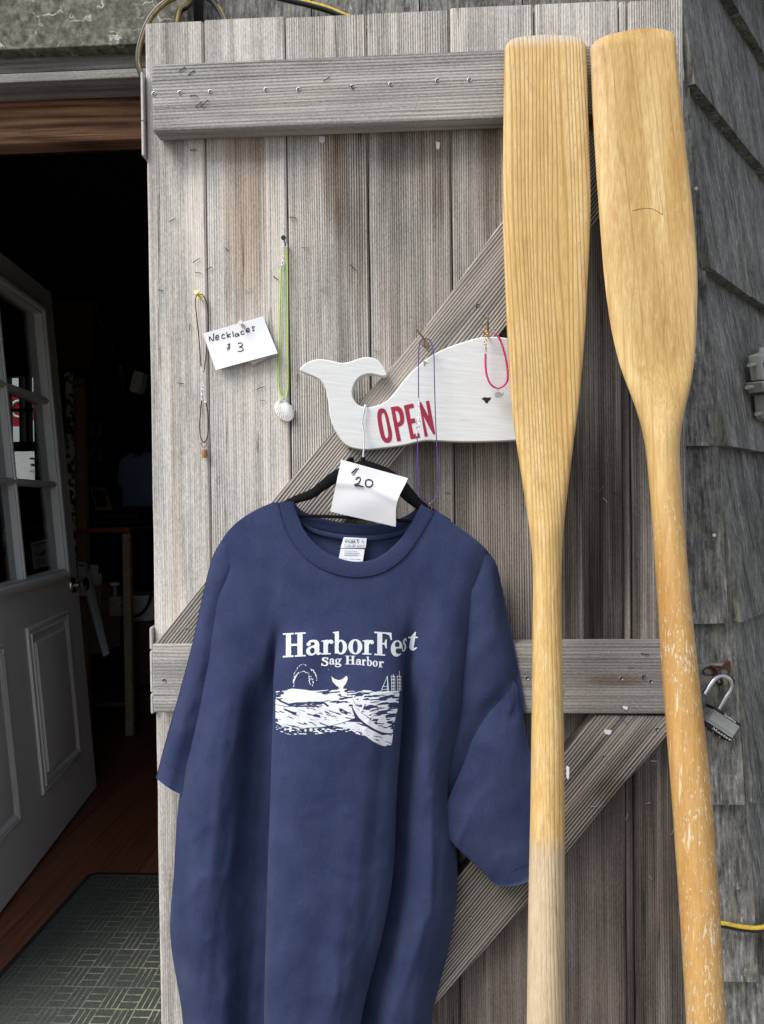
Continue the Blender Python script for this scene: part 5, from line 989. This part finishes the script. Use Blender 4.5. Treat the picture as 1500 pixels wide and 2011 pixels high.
for (a, b) in ((770, 610), (735, 945), (880, 1350)):
    p0, p1 = [onB(*q) + nB*.012 for q in zz_([(a, b), (a+120, b-15)])]; MB().cyl(p0, p1, .0045, 10).build('clamp_screw', m_grayp, cn, smooth=40)
p0, p1 = [onB(*q)+nB*.026 for q in zz_([(1000, 590), (1300, 560)])]; MB().cyl(p0, p1, .017, 16).build('barrel', m_grayp, cn, smooth=40)
p0, p1 = [onB(*q)+nB*.026 for q in zz_([(1075, 1180), (1300, 1150)])]; MB().cyl(p0, p1, .016, 16).build('barrel', m_grayp, cn, smooth=40)
MB().tube(cr([onB(a, b, .012) for a, b in ((1515,838),(1503,870),(1496,915),(1491.5,960),(1491.5,1010),(1494.5,1050),(1497,1090),(1506,1120),(1540,1150))], 50), .0030, 8).build('thin_cable', m_wcable, None, smooth=60, label='thin pale cable hanging below the gray connector', cat='cable')
MB().tube(cr([onB(a, b, .012) for a, b in ((1512,850),(1503,930),(1500,1000),(1503,1070),(1515,1140))], 40), .0055, 8).build('thick_cable', m_hose, None, smooth=60, label='thick black cable beside the pale one under the connector', cat='cable')
# nails in the shingles
for i, (a, b, lab) in enumerate([(1367, 370, 'round pale nail head in the dark shingle right of the varnished blade'), (1402.5, 1051, 'round pale nail head in the shingle above the padlock'), (1449, 1744, 'gray nail head in the blotchy lower shingle'), (1388.5, 530, 'small nail head under the shingle edge beside the varnished blade')]):
    f_ = (lambda o: PP(a, b, fA(0, ZC, .018+o), np.array([0, 1, -.061]))) if b > 900 else (lambda o: PP(a, b, fB(0, ZC, .024+o), np.array([nB[0], nB[1], .05])))
    mb = MB(); mb.tube([f_(-.02), f_(-.001), f_(0), f_(.0016)], np.array([.3, .3, 1, .9])*(.0035 if i != 3 else .0022), 12); mb.build('nail', m_wpin if i < 2 else m_stain, None, smooth=40, label=lab, cat='nail', group='nails in the shingles')

# ------------------------------------------------------------------ inner door, standing open into the shop
_t = (FZ-ZC)/ray(190, 1550)[2]; DB = CC+ray(190, 1550)*_t; DT = CC+ray(100, 575)*((2.39-ZC)/ray(100, 575)[2])
DH = -ray(615, 971); DH[2] = 0; DH /= np.linalg.norm(DH); DV = DT-DB; DN = np.cross(DH, DV); DN /= np.linalg.norm(DN)
if DN @ (CC-DB) < 0: DN = -DN
D = lambda u, v, w_=0.: DB+DH*u+DV*v+DN*w_
dr = thing('entry_door', 'gray white six-light entry door with molded panels standing open inside', 'door', D(.6, 0))
def dbox(mb, u0, u1, v0, v1, w0=-.044, w1=0.): mb.box8([D(u, v, w_) for v in (v0, v1) for u, w_ in ((u0, w0), (u1, w0), (u1, w1), (u0, w1))])
mb = MB(); W_ = 1.18
dbox(mb, 0, .163, .006, 1); dbox(mb, .985, W_, .006, 1); dbox(mb, .163, .985, .946, 1); dbox(mb, .163, .985, .006, .463); mb.build('slab', m_door, dr)
def mold(u0, u1, v0, v1, prof, nm, par, fill=True):
    rs = [[D(u0+i, v0+i/2.05, w_), D(u1-i, v0+i/2.05, w_), D(u1-i, v1-i/2.05, w_), D(u0+i, v1-i/2.05, w_)] for i, w_ in prof]
    for r_ in rs: r_[:] = [np.array(q) for q in r_]
    rs = [[DB+(q-DB) for q in r_] for r_ in rs]; mb = MB(); mb.rings(rs, False)
    if fill: n_ = len(mb.v); mb.f.append((n_-4, n_-3, n_-2, n_-1)); mb.mi.append(0)
    return mb.build(nm, m_door, par, smooth=25)
pp = [(-.012, .0005), (-.008, .008), (.002, .010), (.008, .004), (.014, .012), (.020, .010), (.030, .003), (.048, .002), (.052, .010), (.060, .011)]
mold(.188, .592, .109, .383, pp, 'panel', dr); mold(.815, 1.16, .106, .376, pp, 'panel', dr)
mold(.163, .985, .463, .946, [(-.028, .0005), (-.024, .016), (-.012, .022), (-.002, .020), (.004, .012), (.012, .012), (.013, -.03)], 'light_frame', dr, False)
mb = MB()
for u in (.577,): dbox(mb, u-.011, u+.011, .468, .941, -.036, .004); dbox(mb, u-.005, u+.005, .468, .941, .0045, .010)
for v in (.628, .782): dbox(mb, .176, .565, v-.0055, v+.0055, -.0355, .004); dbox(mb, .176, .571, v-.0025, v+.0025, .0045, .010); dbox(mb, .589, .972, v-.0055, v+.0055, -.0355, .004); dbox(mb, .583, .972, v-.0025, v+.0025, .0045, .010)
mb.build('muntin', m_door, dr)
for u0, u1 in ((.177, .565), (.589, .971)):
    for v0, v1 in ((.4695, .621), (.635, .775), (.789, .940)): g_ = MB(); dbox(g_, u0, u1, v0, v1, -.020, -.016); g_.build('pane', m_glass, dr)
kb = D(.075, .432); mb = MB()
mb.tube([kb, kb+DN*.003, kb+DN*.010, kb+DN*.012], [.034, .034, .030, .014], 24); mb.tube([kb+DN*.012, kb+DN*.028, kb+DN*.034, kb+DN*.040, kb+DN*.052, kb+DN*.060, kb+DN*.063], [.013, .012, .020, .027, .030, .024, .004], 24); mb.build('knob', m_knob, dr, smooth=40)
mb = MB(); kb = kb-DN*.044; mb.tube([kb, kb-DN*.010, kb-DN*.03, kb-DN*.04, kb-DN*.06], [.033, .03, .012, .026, .02], 20); mb.build('knob', m_knob, dr, smooth=40, label='knob on the far side of the door')
for v in (.12, .5, .88):
    MB().cyl(D(W_+.004, v-.025), D(W_+.004, v+.025), .007, 10).build('hinge', m_knob, dr)
nt = thing('paper_notice', 'white notice with blue whale picture behind the lowest door pane', 'notice', D(.26, .48, -.03))
dn = lambda a, b, o: PP(a, b, D(0, 0, o), DN)
MB().prism([dn(a, b, -.024) for a, b in ((61,1066),(96,1057),(99,1110),(66,1119))], -DN*.0008).build('sheet', m_prints, nt)
MB().prism([dn(a, b, -.0232) for a, b in cr([(68,1083),(76,1088),(88,1080),(90,1086),(82,1092),(72,1090)], 24, True)], -DN*.0004).build('picture', m_blue2, nt)
MB().tube([dn(65,1072,-.0232), dn(92,1064,-.0232)], .0018, 4).tube([dn(72,1101,-.0232), dn(92,1096,-.0232)], .0012, 4).tube([dn(72,1109,-.0232), dn(93,1103,-.0232)], .0012, 4).build('lettering', m_dgray, nt)

# ------------------------------------------------------------------ door mat
mx0 = (CC+ray(175, 1716)*((FZ-ZC)/ray(175, 1716)[2])); mt = thing('door_mat', 'dark green gray door mat with yellowish basket weave lines on shop floor', 'mat', (mx0[0]+.45, 2.1, FZ))
xl_, yf_ = mx0[0], mx0[1]
rr = lambda x0, y0, x1, y1, r_: [(x+r_*math.cos(a), y+r_*math.sin(a)) for x, y, a0 in ((x1-r_, y1-r_, 0), (x0+r_, y1-r_, 1), (x0+r_, y0+r_, 2), (x1-r_, y0+r_, 3)) for a in np.linspace(a0*math.pi/2, (a0+1)*math.pi/2, 6)]
MB().rings([[(x, y, z) for x, y in rr(xl_+e, 1.63+e, xl_+1.0-e, yf_-e, .03)] for e, z in ((0, FZ+.0005), (.002, FZ+.006), (.02, FZ+.009))]).build('rubber_border', m_dgray, mt, smooth=40)
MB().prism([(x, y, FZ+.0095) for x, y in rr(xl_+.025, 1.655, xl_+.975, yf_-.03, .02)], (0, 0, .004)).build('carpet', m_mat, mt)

# ------------------------------------------------------------------ dim things in the shop
def at(a, b, y): return P(a, b, y)
def pbox(mb, a, b, c_, d, y, dp=.03):        # upright box whose front fills a patch at depth y
    p0, p1 = at(a, b, y), at(c_, d, y); mb.box((p0[0], y, p1[2]), (p1[0], y+dp, p0[2])); return mb
def floor_y(px, py): return (CC+ray(px, py)*((FZ-ZC)/ray(px, py)[2]))
o = thing('maroon_panel', 'dull maroon board hanging in the dark beyond the door top', 'panel', at(145, 720, 4.6)); mb = MB(); pbox(mb, 96, 592, 181, 720, 4.6); mb.build('board', m_maroon, o, bevel=.004)
mb = MB(); pbox(mb, 98, 640, 179, 644, 4.585, .014); pbox(mb, 98, 684, 179, 687, 4.585, .014); mb.build('batten', m_maroon, o)
o = thing('white_pole', 'peeling white pole standing just beyond the open door', 'pole', at(138, 1010, 3.7)); b_ = at(140, 1010, 3.7); t_ = at(135, 738, 3.7); d_ = (b_-t_)/(t_[2]-b_[2]); e_ = t_+d_*(t_[2]-FZ-.01)
t = NT('peeling_white_paint'); f_ = t.noise(t.pos, 34., 4.); m_peel = t.done(t.ramp(f_, [(.42, (.05, .045, .04)), (.55, (.72, .71, .68))]), .8)
MB().tube([t_, t_*.5+e_*.5, e_], .021, 12).build('shaft', m_peel, o, smooth=40); MB().ball(t_, .023, 12).build('cap', m_peel, o, smooth=60)
o = thing('wooden_post', 'square brown wooden post behind the peeling white pole', 'post', at(156, 1010, 3.9)); mb = MB(); p0, p1 = at(143, 742, 3.9), at(163, 742, 3.9); mb.box((p0[0], 3.9, FZ+.002), (p1[0], 3.95, p0[2])); mb.build('post', m_brown, o, bevel=.006); MB().box((p0[0]-.004, 3.894, p0[2]-.05), (p1[0]+.004, 3.9, p0[2]-.035)).build('strap', m_darkwood, o)
for k, (a, b, c_, d, lab) in enumerate([(170, 824, 205, 861, 'upper small framed print on the dark back wall'), (168, 876, 206, 912, 'lower small framed print on the dark back wall')]):
    o = thing('framed_print', lab, 'picture', at(a, d, 5.9), 'framed prints on the back wall'); mb = MB(); pbox(mb, a, b, c_, d, 5.93, .03); mb.build('frame', m_darkwood, o, bevel=.004); mb = MB(); pbox(mb, a+5, b+5, c_-5, d-5, 5.92, .008); mb.build('print', m_prints, o)
    MB().prism([at(q, r_, 5.917) for q, r_ in cr([(a+10, b+20), (a+18, b+13), (a+25, b+18), (a+22, b+24), (a+14, b+25)], 20, True)], (0, .002, 0)).build('drawing', m_dgray, o)
o = thing('hanging_lantern', 'pale boxy lantern hanging on a cord in the dark shop', 'lantern', at(266, 772, 4.2)); mb = MB(); mb.prism([at(a, b, 4.2) for a, b in ((262, 727), (281, 731), (277, 757), (269, 772), (253, 768), (257, 745))], (0, .09, 0)); mb.build('shade', m_prints, o, bevel=.006)
MB().tube([at(272, 728, 4.24), at(276, 705, 4.24), at(280, 640, 4.24)], .003, 6).build('cord', m_dgray, o)
o = thing('rope', 'thin rope slanting down across the dark shop to a knotted end', 'rope', at(190, 600, 4.4)); MB().tube(cr([at(a, b, 4.4) for a, b in ((184, 585), (200, 640), (222, 680), (236, 720), (246, 755), (240, 730), (236, 735), (243, 775))], 40), .004, 6).build('strand', m_lightwood, o, smooth=60); MB().ball(at(236, 722, 4.4), .012, 8).build('knot', m_lightwood, o, smooth=60)
# blue shirt hanging inside
o = thing('t_shirt', 'dim pale blue t-shirt hanging inside the dark shop', 't-shirt', at(270, 1005, 4.5))
ol = [(254,888),(262,893),(275,893),(285,887),(305,892),(316,930),(318,960),(302,962),(300,1035),(236,1035),(240,960),(228,955),(232,905)]
MB().prism([at(a, b, 4.5) for a, b in ol], (0, .05, 0)).build('body', m_blue2, o, bevel=.012); MB().tube(cr([at(a, b, 4.497) for a, b in ((254, 889), (262, 897), (275, 897), (285, 888))], 14), .007, 6).build('neckband', m_blue2, o, smooth=60)
MB().tube([at(256, 890, 4.53), at(269, 868, 4.53), at(270, 850, 4.53)], .004, 6).build('hook', m_dgray, o)
# table with red edge, frame leaning on it
ty_ = 3.9; z_t = at(200, 1036, ty_)[2]; xa, xb = at(120, 0, ty_)[0], at(254, 1036, ty_)[0]
o = thing('display_table', 'dark display table with red front edge and square leg', 'table', (xb-.3, ty_+.3, FZ)); mb = MB(); mb.box((xa-.4, ty_, z_t-.03), (xb, ty_+.65, z_t)); mb.build('tabletop', m_darkwood, o, bevel=.004)
MB().box((xa-.4, ty_-.006, z_t-.022), (xb+.003, ty_-.0005, z_t-.003)).build('edge_strip', m_maroon, o)
lw = at(256, 0, ty_)[0]-at(240, 0, ty_)[0]
for x_, y_ in ((xb-lw, ty_+.004), (xb-lw, ty_+.6), (xa-.38, ty_+.004), (xa-.38, ty_+.6)): MB().box((x_, y_, FZ+.001), (x_+lw-.003, y_+lw, z_t-.031)).build('leg', m_lightwood, o, bevel=.004)
mb = MB(); mb.box((xa-.3, ty_+.05, FZ+.14), (xb-.05, ty_+.58, FZ+.165)); mb.build('shelf', m_darkwood, o)
o = thing('picture_frame', 'brown picture frame leaning back on the display table', 'picture frame', at(195, 1030, 4.05)); z_ = z_t+.004
q = [at(a, b, y) for a, b, y in ((174, 957, 4.22), (205, 957, 4.22), (219, 1001, 4.05), (190, 1004, 4.05))]; mb = MB(); mb.prism(q, (0, .018, .006)); mb.build('frame', m_lightwood, o, bevel=.003)
cn_ = sum(q)/4; mb = MB(); mb.prism([cn_+(p-cn_)*.68+np.array([0, -.004, 0]) for p in q], (0, .003, 0)); mb.build('picture', m_dgray, o)
o = thing('shirt_stack', 'folded dark garments stacked on the display table', 'garment stack', at(250, 1030, 4.25)); mb = MB()
for k in range(3): mb.box((xb-.32+.01*k, 4.1, z_t+.004+.035*k), (xb-.02-.008*k, 4.45, z_t+.036+.035*k))
mb.build('folded_cloth', m_dgray, o, bevel=.012)
fy = floor_y(205, 1290); y0_ = 3.72
o = thing('mat_board', 'tall pale mat board leaning on the table leg', 'board', at(210, 1285, y0_)); mb = MB(); mb.prism([at(a, b, y) for a, b, y in ((152, 1103, 3.86), (168, 1105, 3.86), (178, 1130, 3.84), (214, 1284, 3.62), (203, 1290, 3.62), (168, 1170, 3.80), (154, 1170, 3.80))], (0, .006, 0)); mb.build('board', m_prints, o)
MB().prism([at(a, b, y) for a, b, y in ((154, 1108, 3.852), (166, 1109, 3.852), (166, 1113, 3.850), (154, 1112, 3.850))], (0, .004, 0)).build('edge_tape', m_brown, o)
o = thing('print_bin', 'cardboard bin of pale prints standing under the display table', 'bin', at(185, 1280, 4.0)); mb = MB(); pbox(mb, 152, 1150, 199, 1285, 3.99, .26); mb.build('bin', m_brown, o, bevel=.004); 
mb = MB(); pbox(mb, 174, 1109, 193, 1160, 4.02, .008); pbox(mb, 176, 1126, 199, 1180, 4.05, .008); mb.build('print', m_prints, o)
o = thing('small_crate', 'small tan crate with glass jar on the lower table shelf', 'crate', at(226, 1210, 4.1)); mb = MB(); pbox(mb, 214, 1172, 238, 1210, 4.06, .12); mb.build('crate', m_lightwood, o, bevel=.004); MB().box((at(216, 0, 4.05)[0], 4.055, at(0, 1193, 4.055)[2]), (at(236, 0, 4.05)[0], 4.0595, at(0, 1190, 4.055)[2])).build('slat_gap', m_dgray, o)
o = thing('glass_jar', 'gray lidded jar standing on the small tan crate', 'jar', at(226, 1171, 4.1)); c_ = at(226, 1171, 4.12); MB().tube([c_+np.array([0, 0, .001]), c_+np.array([0, 0, .04]), c_+np.array([0, 0, .06])], [.03, .03, .022], 14).build('body', m_stain, o, smooth=40); MB().cyl(c_+np.array([0, 0, .061]), c_+np.array([0, 0, .075]), .025, 14).build('lid', m_prints, o, smooth=40)
o = thing('white_tub', 'pale tub with dark curved handle on the floor behind the barn door edge', 'tub', at(275, 1215, 4.4)); c_ = at(283, 1215, 4.45); MB().tube([c_, c_+np.array([0, 0, .1]), c_+np.array([0, 0, .15])], [.10, .125, .13], 24).build('bucket', m_prints, o, smooth=40)
MB().tube(cr([at(a, b, 4.3) for a, b in ((256, 1212), (272, 1208), (288, 1192), (298, 1165))], 20), .008, 8).build('handle', m_dgray, o, smooth=60)
MB().tube([c_-np.array([0, 0, .004]), c_-np.array([0, 0, c_[2]-FZ-.002])], [.09, .11], 20).build('pedestal', m_darkwood, o, smooth=40)
o = thing('red_bag', 'crimson cloth bag seen low through the left door pane', 'bag', at(5, 1150, 3.6)); mb = MB(); c_ = at(6, 1122, 3.6); mb.tube([c_+np.array([0, 0, z_]) for z_ in (-.14, -.12, -.02, .06, .085)], [.10, .135, .13, .09, .04], 18); mb.build('sack', m_redbag, o, smooth=60); MB().torus(c_+np.array([0, 0, .09]), (0, 1, 0), .04, .008, 16).build('handle', m_redbag, o, smooth=60)
o = thing('bench', 'dark bench holding the red bag inside the shop', 'bench', (c_[0], 3.6, FZ)); MB().box((c_[0]-.5, 3.4, c_[2]-.18), (c_[0]+.16, 3.85, c_[2]-.142)).build('seat', m_darkwood, o)
for x_, y_ in ((-.48, 3.42), (.10, 3.42), (-.48, 3.8), (.10, 3.8)): MB().box((c_[0]+x_, y_, FZ+.001), (c_[0]+x_+.04, y_+.04, c_[2]-.181)).build('leg', m_darkwood, o)
